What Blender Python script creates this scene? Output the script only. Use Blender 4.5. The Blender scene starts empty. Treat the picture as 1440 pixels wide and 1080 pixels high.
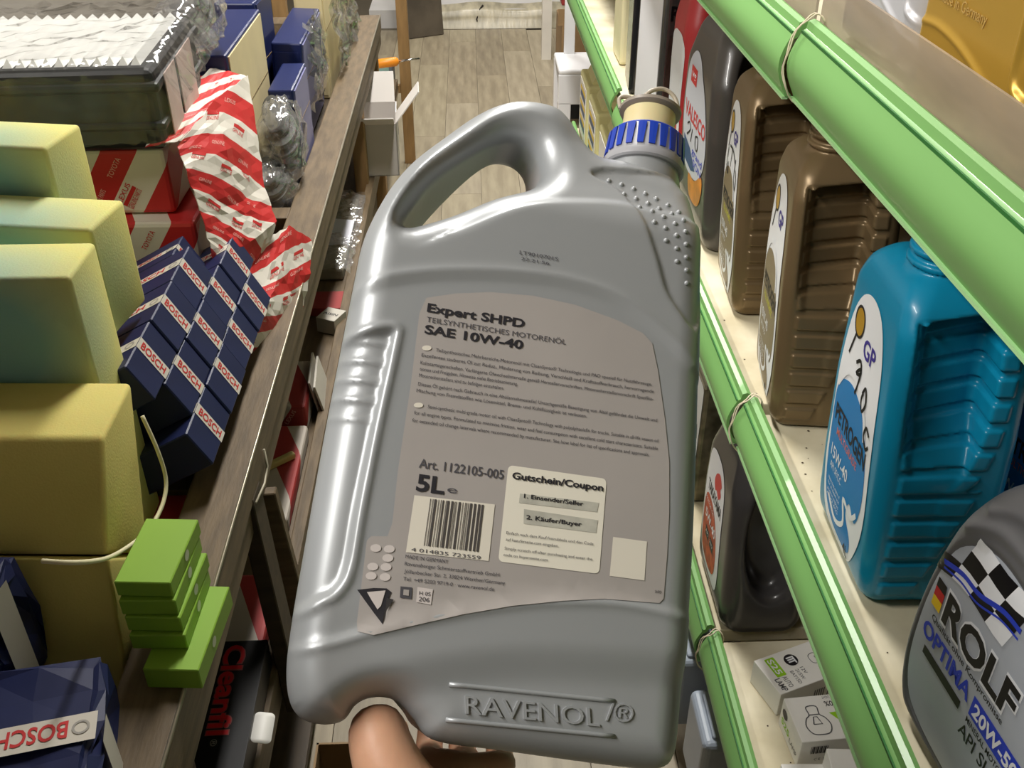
import bpy, bmesh, math, random
import numpy as np
from mathutils import Vector, Matrix
random.seed(7); np.random.seed(7)
sc = bpy.context.scene
col = sc.collection
# ------------------------------------------------------------------ camera
F = 1400.0; CAMH = 1.55
PITCH = math.atan(923 / F); YAW = -math.atan(68 / math.hypot(F, 923))
cam_d = bpy.data.cameras.new('camera'); cam = bpy.data.objects.new('camera', cam_d); col.objects.link(cam)
cam_d.sensor_fit = 'HORIZONTAL'; cam_d.sensor_width = 36.0; cam_d.lens = 36.0 * F / 1440.0
cam_d.clip_start = 0.01; cam_d.clip_end = 60
cam.location = (0, 0, CAMH)
cam.rotation_euler = (math.pi / 2 - PITCH, 0, YAW)
sc.camera = cam
# ------------------------------------------------------------------ world, lamps, exposure
w = bpy.data.worlds.new('world'); sc.world = w; w.use_nodes = True
w.node_tree.nodes['Background'].inputs[0].default_value = (0.80, 0.84, 0.90, 1)
w.node_tree.nodes['Background'].inputs[1].default_value = 0.05
def area(name, loc, sx, sy, power, color=(1, 0.97, 0.92)):
    l = bpy.data.lights.new(name, 'AREA'); l.shape = 'RECTANGLE'; l.size = sx; l.size_y = sy; l.energy = power; l.color = color
    o = bpy.data.objects.new(name, l); col.objects.link(o); o.location = loc
    return o
area('ceiling_tube_light', (0.0, 2.3, 2.62), 0.16, 1.3, 36)
area('ceiling_tube_light', (0.05, 4.3, 2.62), 0.16, 1.3, 27)
area('ceiling_tube_light', (0.05, 6.2, 2.62), 0.16, 1.3, 20)
area('ceiling_tube_light', (-1.08, 0.22, 2.58), 0.16, 1.2, 34)
sc.view_settings.view_transform = 'Standard'; sc.view_settings.look = 'None'
sc.view_settings.gamma = 1.0; sc.view_settings.exposure = 0.72; sc.view_settings.use_curve_mapping = False
# ------------------------------------------------------------------ pixel -> place helpers (photo frame 1440 x 1080)
_cy, _sy = math.cos(YAW), math.sin(YAW)
FW = np.array([-_sy * math.cos(PITCH), _cy * math.cos(PITCH), -math.sin(PITCH)])
RT = np.array([_cy, _sy, 0.0]); UP = np.cross(RT, FW); CC = np.array([0, 0, CAMH])
def ray(px, py): return FW * F + RT * (px - 720) + UP * (540 - py)
def atx(px, py, X): d = ray(px, py); return CC + d * (X / d[0])
def aty(px, py, Y): d = ray(px, py); return CC + d * (Y / d[1])
def atz(px, py, Z): d = ray(px, py); return CC + d * ((Z - CAMH) / d[2])
def S(r, g, b):
    f = lambda c: (c / 255.0) / 12.92 if c <= 10 else ((c / 255.0 + 0.055) / 1.055) ** 2.4
    return (f(r), f(g), f(b), 1.0)
# ------------------------------------------------------------------ materials
MATS = {}
def mat(name, color, rough=0.5, metal=0.0, var=0.0, vscale=8.0, bump=0.0, bscale=60.0, alpha=1.0, trans=0.0, ior=1.45, spec=0.5, color2=None, coat=0.0, sss=0.0, stretch=None, detail=4.0):
    if name in MATS: return MATS[name]
    assert color is not None, name
    m = bpy.data.materials.new(name); m.use_nodes = True; MATS[name] = m
    nt = m.node_tree; b = nt.nodes['Principled BSDF']
    b.inputs['Base Color'].default_value = color; b.inputs['Roughness'].default_value = rough; b.inputs['Metallic'].default_value = metal
    b.inputs['IOR'].default_value = ior; b.inputs['Specular IOR Level'].default_value = spec
    b.inputs['Alpha'].default_value = alpha; b.inputs['Transmission Weight'].default_value = trans; b.inputs['Coat Weight'].default_value = coat
    if sss: b.inputs['Subsurface Weight'].default_value = sss; b.inputs['Subsurface Scale'].default_value = 0.01
    tc = nt.nodes.new('ShaderNodeTexCoord')
    mp = nt.nodes.new('ShaderNodeMapping'); nt.links.new(tc.outputs['Object'], mp.inputs['Vector'])
    if stretch: mp.inputs['Scale'].default_value = stretch
    if var or color2:
        n = nt.nodes.new('ShaderNodeTexNoise'); n.inputs['Scale'].default_value = vscale; n.inputs['Detail'].default_value = detail
        nt.links.new(mp.outputs[0], n.inputs['Vector'])
        cr = nt.nodes.new('ShaderNodeValToRGB'); nt.links.new(n.outputs['Fac'], cr.inputs[0])
        c2 = color2 or tuple(max(0, c * (1 - var)) for c in color[:3]) + (1,)
        c1 = color if color2 else tuple(min(1, c * (1 + var)) for c in color[:3]) + (1,)
        cr.color_ramp.elements[0].position = 0.35; cr.color_ramp.elements[1].position = 0.65
        cr.color_ramp.elements[0].color = c2; cr.color_ramp.elements[1].color = c1
        nt.links.new(cr.outputs[0], b.inputs['Base Color'])
    if bump:
        n2 = nt.nodes.new('ShaderNodeTexNoise'); n2.inputs['Scale'].default_value = bscale; n2.inputs['Detail'].default_value = 3
        nt.links.new(mp.outputs[0], n2.inputs['Vector'])
        bp = nt.nodes.new('ShaderNodeBump'); bp.inputs['Strength'].default_value = bump; bp.inputs['Distance'].default_value = 0.01
        nt.links.new(n2.outputs['Fac'], bp.inputs['Height']); nt.links.new(bp.outputs[0], b.inputs['Normal'])
    return m
# ------------------------------------------------------------------ objects
def put(name, mesh, m=None, parent=None, smooth=False, **kw):
    if m is not None:
        for x in (m if isinstance(m, (list, tuple)) else [m]): mesh.materials.append(x)
    if smooth: mesh.polygons.foreach_set('use_smooth', [True] * len(mesh.polygons))
    o = bpy.data.objects.new(name, mesh); col.objects.link(o)
    if parent is not None: o.parent = parent
    for k, v in kw.items(): o[k] = v
    return o
def tag(o, label=None, category=None, group=None, kind=None):
    if label: o['label'] = label
    if category: o['category'] = category
    if group: o['group'] = group
    if kind: o['kind'] = kind
    return o
def thing(name, label, category, loc=(0, 0, 0), rot=(0, 0, 0), group=None, matrix=None):
    o = bpy.data.objects.new(name, None); col.objects.link(o); o.empty_display_size = 0.05
    if matrix is not None: o.matrix_world = matrix
    else: o.location = loc; o.rotation_euler = rot
    return tag(o, label, category, group)
def mesh_from(name, v, f):
    me = bpy.data.meshes.new(name); me.from_pydata([tuple(map(float, p)) for p in v], [], [tuple(map(int, q)) for q in f]); me.update(); return me
def bm_mesh(bm, name):
    bmesh.ops.recalc_face_normals(bm, faces=bm.faces)
    me = bpy.data.meshes.new(name); bm.to_mesh(me); bm.free(); return me
def bm_box(bm, x0, x1, y0, y1, z0, z1, bev=0.0, seg=2, M=None):
    vs = [bm.verts.new((x, y, z)) for x in (x0, x1) for y in (y0, y1) for z in (z0, z1)]
    fs = [bm.faces.new([vs[i] for i in q]) for q in ((0, 1, 3, 2), (4, 6, 7, 5), (0, 4, 5, 1), (2, 3, 7, 6), (0, 2, 6, 4), (1, 5, 7, 3))]
    if bev > 0:
        es = list({e for f in fs for e in f.edges})
        r = bmesh.ops.bevel(bm, geom=es, offset=bev, segments=seg, affect='EDGES', profile=0.5)
        vs = list({v for f in r['faces'] for v in f.verts} | {v for v in vs if v.is_valid})
    if M is not None: bmesh.ops.transform(bm, matrix=M, verts=vs)
    return vs
def box(name, x0, x1, y0, y1, z0, z1, m, parent=None, bev=0.0, seg=2, **kw):
    bm = bmesh.new(); bm_box(bm, x0, x1, y0, y1, z0, z1, bev, seg)
    return put(name, bm_mesh(bm, name), m, parent, **kw)
def prism(name, pts, y0, y1, m, parent=None, smooth=False, axis='y', **kw):
    """closed 2-D outline (a, b) extruded along an axis"""
    n = len(pts); f = lambda a, b, t: {'y': (a, t, b), 'x': (t, a, b), 'z': (a, b, t)}[axis]
    v = [f(a, b, y0) for a, b in pts] + [f(a, b, y1) for a, b in pts]
    fc = [list(range(n))[::-1], list(range(n, 2 * n))] + [(i, (i + 1) % n, n + (i + 1) % n, n + i) for i in range(n)]
    bm = bmesh.new(); vv = [bm.verts.new(p) for p in v]
    for q in fc: bm.faces.new([vv[i] for i in q])
    return put(name, bm_mesh(bm, name), m, parent, smooth, **kw)
def tube(name, pts, r, m, parent=None, seg=8, closed=False, **kw):
    pts = [np.array(p, float) for p in pts]; n = len(pts); v = []; fc = []
    rr = r if isinstance(r, (list, tuple)) else [r] * n
    prev = None
    for i, p in enumerate(pts):
        a = pts[(i - 1) % n] if (closed or i > 0) else p; b = pts[(i + 1) % n] if (closed or i < n - 1) else p
        t = (b - a); t /= (np.linalg.norm(t) + 1e-12)
        s = np.cross(t, [0, 0, 1.0]) if prev is None else prev - t * (prev @ t)
        if np.linalg.norm(s) < 1e-4: s = np.cross(t, [1.0, 0, 0])
        s /= np.linalg.norm(s); prev = s; q = np.cross(t, s)
        for k in range(seg):
            an = 2 * math.pi * k / seg; v.append(p + rr[i] * (math.cos(an) * s + math.sin(an) * q))
    m_ = n if closed else n - 1
    for i in range(m_):
        for k in range(seg):
            j = (i + 1) % n; fc.append((i * seg + k, i * seg + (k + 1) % seg, j * seg + (k + 1) % seg, j * seg + k))
    if not closed: fc += [tuple(range(seg))[::-1], tuple(range((n - 1) * seg, n * seg))]
    return put(name, mesh_from(name, v, fc), m, parent, True, **kw)
def lathe(prof, seg=48, knurl=None):
    """profile [(r, z)], knurl(k, i) -> radius factor; returns mesh data"""
    v = []; fc = []; n = len(prof)
    for i, (r, z) in enumerate(prof):
        for k in range(seg):
            rr = r * (knurl(k, i) if knurl else 1.0); a = 2 * math.pi * k / seg
            v.append((rr * math.cos(a), rr * math.sin(a), z))
    for i in range(n - 1):
        for k in range(seg):
            fc.append((i * seg + k, i * seg + (k + 1) % seg, (i + 1) * seg + (k + 1) % seg, (i + 1) * seg + k))
    fc += [tuple(range(seg))[::-1], tuple(range((n - 1) * seg, n * seg))]
    return v, fc
def smooth_by_angle(o, deg=35):
    me = o.data
    me.polygons.foreach_set('use_smooth', [True] * len(me.polygons))
    bm = bmesh.new(); bm.from_mesh(me)
    for e in bm.edges:
        if len(e.link_faces) == 2 and e.calc_face_angle(0) > math.radians(deg): e.smooth = False
    bm.to_mesh(me); bm.free()
def catmull(pts, sub=6, closed=True):
    P = [np.array(p, float) for p in pts]; n = len(P); out = []
    for i in range(n if closed else n - 1):
        if closed: p0, p1, p2, p3 = P[(i - 1) % n], P[i], P[(i + 1) % n], P[(i + 2) % n]
        else: p0, p1, p2, p3 = P[max(i - 1, 0)], P[i], P[i + 1], P[min(i + 2, n - 1)]
        for k in range(sub):
            t = k / sub
            out.append(0.5 * ((2 * p1) + (p2 - p0) * t + (2 * p0 - 5 * p1 + 4 * p2 - p3) * t * t + (3 * p1 - p0 - 3 * p2 + p3) * t ** 3))
    if not closed: out.append(P[-1])
    return [tuple(p) for p in out]
# ------------------------------------------------------------------ implicit surfaces (surface nets)
def surfnet(f, lo, hi, h, iters=2):
    lo = np.array(lo, float); hi = np.array(hi, float); n = np.ceil((hi - lo) / h).astype(int) + 1
    ax = [lo[i] + h * np.arange(n[i]) for i in range(3)]
    X, Y, Z = np.meshgrid(*ax, indexing='ij')
    V = f(X, Y, Z).astype(np.float32); s = V < 0
    c = tuple(k - 1 for k in n); cnt = np.zeros(c, np.float32); acc = np.zeros(c + (3,), np.float32)
    sl = lambda d, a: slice(d, d + c[a])
    for a in range(3):
        b1, b2 = [k for k in range(3) if k != a]
        for d1 in (0, 1):
            for d2 in (0, 1):
                o0 = [0, 0, 0]; o0[b1] = d1; o0[b2] = d2; o1 = list(o0); o1[a] = 1
                A = V[sl(o0[0], 0), sl(o0[1], 1), sl(o0[2], 2)]; B = V[sl(o1[0], 0), sl(o1[1], 1), sl(o1[2], 2)]
                mk = (A < 0) != (B < 0); t = np.where(mk, A / np.where(mk, A - B, 1), 0)
                cnt += mk
                acc[..., a] += np.where(mk, t, 0); acc[..., b1] += mk * d1; acc[..., b2] += mk * d2
    has = cnt > 0; idx = -np.ones(c, int); idx[has] = np.arange(has.sum())
    ijk = np.argwhere(has); P = lo + h * (ijk + acc[has] / cnt[has][:, None])
    quads = []
    for a in range(3):
        b1, b2 = [(1, 2), (2, 0), (0, 1)][a]
        sa = [slice(None)] * 3; sb = [slice(None)] * 3; sa[a] = slice(0, -1); sb[a] = slice(1, None)
        for k in (b1, b2): sa[k] = slice(1, -1); sb[k] = slice(1, -1)
        A = s[tuple(sa)]; B = s[tuple(sb)]; e = np.argwhere(A != B)
        if not len(e): continue
        flip = A[tuple(e.T)]
        base = e.copy(); base[:, b1] += 1; base[:, b2] += 1
        def cell(o1, o2):
            q = base.copy(); q[:, b1] += o1; q[:, b2] += o2; return idx[tuple(q.T)]
        q = np.stack([cell(-1, -1), cell(0, -1), cell(0, 0), cell(-1, 0)], 1)
        q[~flip] = q[~flip][:, ::-1]; quads.append(q)
    Q = np.concatenate(quads); e = h * 0.25
    for _ in range(iters):
        v0 = f(P[:, 0], P[:, 1], P[:, 2])
        g = np.stack([(f(*(P + d).T) - f(*(P - d).T)) / (2 * e) for d in np.eye(3) * e], 1)
        g2 = (g ** 2).sum(1) + 1e-6
        st = -(v0 / g2)[:, None] * g; ln = np.linalg.norm(st, axis=1, keepdims=True)
        P = P + st * np.minimum(1, h * 0.7 / (ln + 1e-9))
    return P, Q
def fast_mesh(name, P, Q):
    me = bpy.data.meshes.new(name); nq = len(Q)
    me.vertices.add(len(P)); me.vertices.foreach_set('co', np.asarray(P, np.float32).ravel())
    me.loops.add(nq * 4); me.loops.foreach_set('vertex_index', np.asarray(Q, np.int32).ravel())
    me.polygons.add(nq); me.polygons.foreach_set('loop_start', np.arange(0, nq * 4, 4, dtype=np.int32))
    me.polygons.foreach_set('use_smooth', np.ones(nq, bool))
    me.update(); me.validate(); return me
def rrect(x, y, hx, hy, r):
    r = np.minimum(r, np.minimum(hx, hy) * 0.98)
    qx = np.abs(x) - hx + r; qy = np.abs(y) - hy + r
    return np.minimum(np.maximum(qx, qy), 0) + np.hypot(np.maximum(qx, 0), np.maximum(qy, 0)) - r
def smin(a, b, k): h = np.clip(0.5 + 0.5 * (b - a) / k, 0, 1); return b + (a - b) * h - k * h * (1 - h)
def smax(a, b, k): return -smin(-a, -b, k)
def sstep(a, b, x): t = np.clip((x - a) / (b - a), 0, 1); return t * t * (3 - 2 * t)
def table(zs, vals, sm=7):
    zz = np.linspace(zs[0], zs[-1], 240); v = np.interp(zz, zs, vals)
    for _ in range(2):
        p = np.pad(v, sm, mode='edge'); v = np.convolve(p, np.ones(2 * sm + 1) / (2 * sm + 1), 'valid')
    return lambda z: np.interp(z, zz, v)
def polydist(pts, X, Y, closed=True):
    """unsigned distance, inside flag, side sign for grid points"""
    P = np.array(pts, float); n = len(P); d = np.full(X.shape, 1e9); ins = np.zeros(X.shape, bool); sd = np.zeros(X.shape)
    for i in range(n if closed else n - 1):
        a = P[i]; b = P[(i + 1) % n]; ab = b - a; L = ab @ ab + 1e-18
        t = np.clip(((X - a[0]) * ab[0] + (Y - a[1]) * ab[1]) / L, 0, 1)
        dd = np.hypot(X - a[0] - t * ab[0], Y - a[1] - t * ab[1]); nb = dd < d
        d = np.where(nb, dd, d); sd = np.where(nb, np.sign((X - a[0]) * ab[1] - (Y - a[1]) * ab[0]), sd)
        c = ((a[1] > Y) != (b[1] > Y)) & (X < (b[0] - a[0]) * (Y - a[1]) / (b[1] - a[1] + 1e-15) + a[0])
        ins ^= c
    return d, ins, sd
class Grid2:
    def __init__(s, x0, x1, y0, y1, h):
        s.x0, s.y0, s.h = x0, y0, h; s.nx = int((x1 - x0) / h) + 2; s.ny = int((y1 - y0) / h) + 2
        s.X, s.Y = np.meshgrid(x0 + h * np.arange(s.nx), y0 + h * np.arange(s.ny), indexing='ij')
    def sampler(s, A):
        def fn(x, y):
            u = np.clip((x - s.x0) / s.h, 0, s.nx - 1.001); v = np.clip((y - s.y0) / s.h, 0, s.ny - 1.001)
            i = u.astype(int); j = v.astype(int); a = u - i; b = v - j
            return (A[i, j] * (1 - a) * (1 - b) + A[i + 1, j] * a * (1 - b) + A[i, j + 1] * (1 - a) * b + A[i + 1, j + 1] * a * b)
        return fn
# ------------------------------------------------------------------ print and labels laid onto surfaces
_txt = {}
def text2d(s, size=1.0, sx=1.0, bold=0.0, shear=0.0, align='LEFT', space=1.0):
    key = (s, bold, shear, space)
    if key not in _txt:
        cu = bpy.data.curves.new('t', 'FONT'); cu.body = s; cu.size = 1.0; cu.offset = bold; cu.shear = shear; cu.space_character = space
        cu.resolution_u = 3; cu.fill_mode = 'FRONT'
        ob = bpy.data.objects.new('t', cu); me = bpy.data.meshes.new_from_object(ob)
        v = np.array([x.co[:2] for x in me.vertices]) if len(me.vertices) else np.zeros((0, 2))
        fc = [tuple(p.vertices) for p in me.polygons]
        bpy.data.objects.remove(ob); bpy.data.curves.remove(cu); bpy.data.meshes.remove(me); _txt[key] = (v, fc)
    v, fc = _txt[key]; v = v.copy()
    if len(v):
        x0, x1 = v[:, 0].min(), v[:, 0].max()
        if align == 'CENTER': v[:, 0] -= (x0 + x1) / 2
        v = v * [size * sx, size]
    return v, fc
def at(shape, x, y, rot=0.0):
    v, fc = shape; c, s = math.cos(rot), math.sin(rot)
    if len(v): v = np.stack([v[:, 0] * c - v[:, 1] * s + x, v[:, 0] * s + v[:, 1] * c + y], 1)
    return v, fc
def fit(s, x, y, width, height, bold=0.0, shear=0.0, rot=0.0, space=1.0):
    """text scaled to a width and cap height, lower left at x, y"""
    v, fc = text2d(s, 1, 1, bold, shear, space=space)
    if not len(v): return v, fc
    x0, x1 = v[:, 0].min(), v[:, 0].max()
    v = (v - [x0, 0]) * [width / (x1 - x0), height / 0.72]
    return at((v, fc), x, y, rot)
def poly2d(pts): return np.array(pts, float), [tuple(range(len(pts)))]
def rect2d(x0, x1, y0, y1): return poly2d([(x0, y0), (x1, y0), (x1, y1), (x0, y1)])
def rrect2d(x0, x1, y0, y1, r, n=4):
    out = []
    for cx, cy, a0 in ((x1 - r, y1 - r, 0), (x0 + r, y1 - r, 90), (x0 + r, y0 + r, 180), (x1 - r, y0 + r, 270)):
        for k in range(n + 1): a = math.radians(a0 + 90 * k / n); out.append((cx + r * math.cos(a), cy + r * math.sin(a)))
    return poly2d(out)
def ell2d(cx, cy, rx, ry, n=20): return poly2d([(cx + rx * math.cos(2 * math.pi * k / n), cy + ry * math.sin(2 * math.pi * k / n)) for k in range(n)])
def line2d(pts, wd):
    P = [np.array(p, float) for p in pts]; n = len(P); L = []; R = []
    for i in range(n):
        t = P[min(i + 1, n - 1)] - P[max(i - 1, 0)]; t /= np.linalg.norm(t) + 1e-12; q = np.array([-t[1], t[0]]) * wd / 2
        L.append(P[i] + q); R.append(P[i] - q)
    return np.array(L + R), [(i, i + 1, n + i + 1, n + i) for i in range(n - 1)]
def decal(name, shapes, mapfn, m, parent, cut=0.0, **kw):
    """2-D shapes cut into small pieces and mapped by mapfn(N x 2) -> N x 3"""
    bm = bmesh.new()
    for v, fc in shapes:
        vv = [bm.verts.new((p[0], p[1], 0)) for p in v]
        for q in fc:
            try: bm.faces.new([vv[i] for i in q])
            except ValueError: pass
    if cut and len(bm.verts):
        bmesh.ops.triangulate(bm, faces=[f for f in bm.faces if len(f.verts) > 4])
        co = np.array([x.co for x in bm.verts])
        for a in (0, 1):
            k0 = math.floor(co[:, a].min() / cut) + 1; k1 = math.ceil(co[:, a].max() / cut)
            for k in range(k0, k1):
                no = [0, 0, 0]; no[a] = 1; pc = [0, 0, 0]; pc[a] = k * cut
                bmesh.ops.bisect_plane(bm, geom=bm.verts[:] + bm.edges[:] + bm.faces[:], plane_co=pc, plane_no=no, dist=1e-7)
    bm.verts.ensure_lookup_table()
    if not len(bm.verts): bm.free(); return None
    for f in bm.faces:
        if f.normal.z < 0 or f.calc_area() and False: f.normal_flip()
    co = np.array([x.co[:2] for x in bm.verts]); new = mapfn(co)
    for x, p in zip(bm.verts, new): x.co = p
    bmesh.ops.triangulate(bm, faces=[f for f in bm.faces if len(f.verts) > 4])
    me = bpy.data.meshes.new(name); bm.to_mesh(me); bm.free()
    return put(name, me, m, parent, True, **kw)
def plane_map(O, U, V, N=None, eps=0.0004):
    O, U, V = [np.array(q, float) for q in (O, U, V)]; N = np.cross(U, V) if N is None else np.array(N, float)
    N = N / (np.linalg.norm(N) + 1e-12)
    return lambda c: O + c[:, :1] * U + c[:, 1:2] * V + N * eps
def cast_map(f, start, direction, a, b, length, eps=0.0006, n=70):
    """map (s, t) to the surface of f: start + s*a + t*b marched along direction"""
    start, direction, a, b = [np.array(q, float) for q in (start, direction, a, b)]
    def fn(c):
        S0 = start + c[:, :1] * a + c[:, 1:2] * b; lo = np.zeros(len(c)); hit = np.zeros(len(c), bool); ts = np.linspace(0, length, n); hi = np.full(len(c), length)
        for k in range(1, n):
            P = S0 + direction * ts[k]; v = f(P[:, 0], P[:, 1], P[:, 2]); nw = (v < 0) & ~hit
            lo[nw] = ts[k - 1]; hi[nw] = ts[k]; hit |= nw
        for _ in range(22):
            md = (lo + hi) / 2; P = S0 + direction * md[:, None]; v = f(P[:, 0], P[:, 1], P[:, 2]); ng = v < 0
            hi = np.where(ng, md, hi); lo = np.where(ng, lo, md)
        hi[~hit] = np.median(hi[hit]) if hit.any() else length
        return S0 + direction * (hi - eps)[:, None]
    return fn
# ================================================================== SETTING
M_floorbase = mat('floor_base', S(92, 84, 70), 0.7)
M_plank = [mat('laminate_%d' % i, S(*c), 0.42, var=0.2, vscale=5, stretch=(6, 0.8, 1), bump=0.04, bscale=40, color2=S(*d)) for i, (c, d) in enumerate([((168, 157, 132), (146, 135, 112)), ((163, 151, 127), (138, 127, 106)), ((172, 161, 138), (150, 139, 118)), ((156, 145, 122), (130, 119, 100))])]
fl = box('floor', -1.6, 1.7, -1.5, 8.5, -0.06, -0.008, M_floorbase); tag(fl, kind='structure')
pm = {}
pw = 0.156
for i in range(-5, 6):
    y = -0.4 + (i * 0.47) % 1.15 - 1.15; k = 0
    while y < 6.2:
        y1 = min(y + 1.15, 6.32)
        ln = round(y1 - y, 3)
        if ln > 0.05:
            mi = random.randrange(4)
            if (ln, mi) not in pm:
                bm = bmesh.new(); bm_box(bm, 0.0008, pw - 0.0008, 0.0008, ln - 0.0008, -0.008, 0.0); me = bm_mesh(bm, 'plank'); me.materials.append(M_plank[mi]); pm[(ln, mi)] = me
            o = bpy.data.objects.new('plank', pm[(ln, mi)]); col.objects.link(o); o.parent = fl; o.location = (i * pw + 0.03, y, 0)
        y = y1
M_wall = mat('wall_paint', S(158, 152, 142), 0.85, var=0.05, vscale=3)
for nm, a in dict(wall_right=(1.0, 1.1, -1.5, 8.5, -0.06, 2.8), wall_left=(-1.5, -1.4, -1.5, 8.5, -0.06, 2.8), wall_back=(-1.5, 1.1, 8.3, 8.4, -0.06, 2.8), wall_front=(-1.5, 1.1, -1.5, -1.4, -0.06, 2.8), ceiling=(-1.5, 1.1, -1.5, 8.5, 2.7, 2.8)).items():
    tag(box(nm, *a, M_wall), kind='structure')
# far step covered with curled linoleum
M_lino = mat('step_linoleum', S(176, 168, 145), 0.3, var=0.25, vscale=6, stretch=(4, 1, 1), bump=0.15, bscale=12)
st = []
n = 14
prof = [(6.33, 0.0), (6.335, 0.012), (6.35, 0.03), (6.36, 0.06), (6.365, 0.085), (6.38, 0.10), (6.42, 0.108), (6.52, 0.112)]
v = []; fc = []
for i in range(n + 1):
    x = -0.27 + 0.86 * i / n
    for j, (y, z) in enumerate(prof):
        v.append((x, y + 0.012 * math.sin(9 * x) * (j / 7), z * (1 + 0.06 * math.sin(13 * x + 1))))
for i in range(n):
    for j in range(len(prof) - 1): a = i * len(prof) + j; fc.append((a, a + len(prof), a + len(prof) + 1, a + 1))
stp = thing('floor_step', 'low step at the far end of the aisle faced with curling worn linoleum', 'step', (0, 0, 0))
put('linoleum_sheet', mesh_from('linoleum_sheet', v, fc), M_lino, stp, True)
box('step_block', -0.62, 0.75, 6.40, 8.3, -0.008, 0.10, mat('step_top', S(214, 212, 210), 0.5, var=0.08, vscale=4), stp)
tube('torn_edge', [(0.05, 6.353, 0.0), (0.04, 6.36, 0.05), (0.06, 6.385, 0.10), (0.08, 6.42, 0.118)], 0.006, mat('tear_dark', S(40, 34, 28), 0.9), stp)
M_darkpanel = mat('dark_panel_grey', S(86, 78, 66), 0.7, var=0.25, vscale=7)
bd = box('dark_panel', -0.02, 0.02, 0, 0.26, 0, 0.72, M_darkpanel, bev=0.004); bd.location = (-0.40, 6.10, 0.0); bd.rotation_euler = (0, math.radians(-6), math.radians(-63))  # plain dark panel filling the dark patch left of the step
tag(bd, 'dark grey panel filling the dark patch in the far left corner before the step', 'board')
bm = bmesh.new(); bm_box(bm, -0.62, 0.75, 6.385, 6.40, 0.02, 0.102); bm.free()
for i, (x, y) in enumerate([(-0.03, 6.78), (0.12, 6.80)]):
    g = 0.02
    bm = bmesh.new(); bmesh.ops.create_uvsphere(bm, u_segments=14, v_segments=8, radius=1)
    for q in bm.verts: q.co = (q.co.x * 0.045 * (1 - 0.25 * q.co.y), q.co.y * 0.13, max(q.co.z, -0.5) * 0.05 + 0.025)
    o = put('shoe', bm_mesh(bm, 'shoe'), mat('dark_red_leather', S(58, 26, 26), 0.35), None, True); o.location = (x, y, 0.10)
    tag(o, ['dark red shoe on the pale step, nearer the table side', 'dark red shoe on the pale step, nearer the oil shelves'][i], 'shoe', 'dark red shoes on the far step')
# ================================================================== RIGHT SHELVING
XR = 0.37                       # aisle face of the shelf fronts
LV = [1.255, 0.765, 0.315]      # shelf surfaces
M_board = mat('cream_shelf_board', S(226, 217, 190), 0.55, var=0.10, vscale=9, bump=0.04, bscale=30, color2=S(196, 184, 152))
M_shelfmetal = mat('shelf_metal', S(196, 190, 172), 0.45, metal=0.2, var=0.1)
M_dark = mat('shelf_back_dark', S(60, 56, 50), 0.8)
def green_mat():
    m = mat('green_rail_plastic', S(122, 174, 100), 0.5, var=0.07, vscale=5, stretch=(1, 0.25, 1), coat=0.1)
    return m
M_green = green_mat()
M_greend = mat('green_rail_groove', S(44, 110, 50), 0.4)
M_fence = mat('dusty_clear_strip', S(166, 150, 128), 0.5, alpha=0.62, var=0.22, vscale=9, stretch=(1, 0.4, 2))
M_band = mat('rubber_band', S(226, 214, 188), 0.6)
shelf = thing('shelving_unit', 'cream metal shop shelving with green price rails along the right of the aisle', 'shelf', (0, 0, 0))
SPANS = [(-0.55, 1.10), (1.125, 2.42), (2.45, 4.4)]
for z in LV + [0.07]:
    for a, b in SPANS:
        if z < 0.4 and a > 2.4: b = 3.58
        bo = box('shelf_board', XR + 0.012, 0.93, a, b, z - 0.028, z, M_board, shelf, bev=0.002)
for a, b in SPANS:
    box('back_panel', 0.93, 0.945, a, b, 0.0, 2.05, M_dark, shelf)
for y in (-0.55, 1.1125, 2.435, 4.41):
    box('upright', 0.90, 0.93, y - 0.012, y + 0.012, 0, 2.1, M_shelfmetal, shelf)
    for z in (LV + [0.07] if y < 4 else LV[:2]): box('bracket', XR + 0.03, 0.93, y - 0.004, y + 0.004, z - 0.075, z - 0.029, M_shelfmetal, shelf)
# kick plate
box('kick_plate', XR + 0.03, XR + 0.045, -0.55, 3.58, 0.0, 0.045, M_shelfmetal, shelf)
def rail(z0, a, b, dx=0.0, tilt=0.0):
    lip = [(-0.004, -0.052), (-0.010, -0.050), (-0.012, -0.046)]
    out = [(-0.013 - 0.010 * math.sin(math.pi * t), -0.044 + 0.062 * t) for t in np.linspace(0, 1, 9)]
    top = [(-0.012, 0.021), (-0.0075, 0.024), (-0.006, 0.032), (0.0, 0.034), (0.006, 0.031)]
    inner = [(0.006, 0.026), (-0.002, 0.024), (-0.006, 0.016)] + [(-0.010 - 0.009 * math.sin(math.pi * t), -0.042 + 0.056 * t) for t in np.linspace(1, 0, 7)] + [(-0.004, -0.047)]
    pts = lip + out + top + inner
    r = prism('price_rail', [(XR + dx + x, z0 + z) for x, z in pts], a, b, M_green, shelf, label='glossy green plastic price rail')
    smooth_by_angle(r, 40)
    box('groove_line', XR + dx - 0.0128, XR + dx - 0.0110, a + 0.001, b - 0.001, z0 + 0.0195, z0 + 0.0225, M_greend, r)
    box('lip_edge', XR + dx - 0.0135, XR + dx - 0.007, a, b, z0 - 0.0525, z0 - 0.0495, mat('pale_green_lip', S(176, 222, 160), 0.35), r)
    return r
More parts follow.
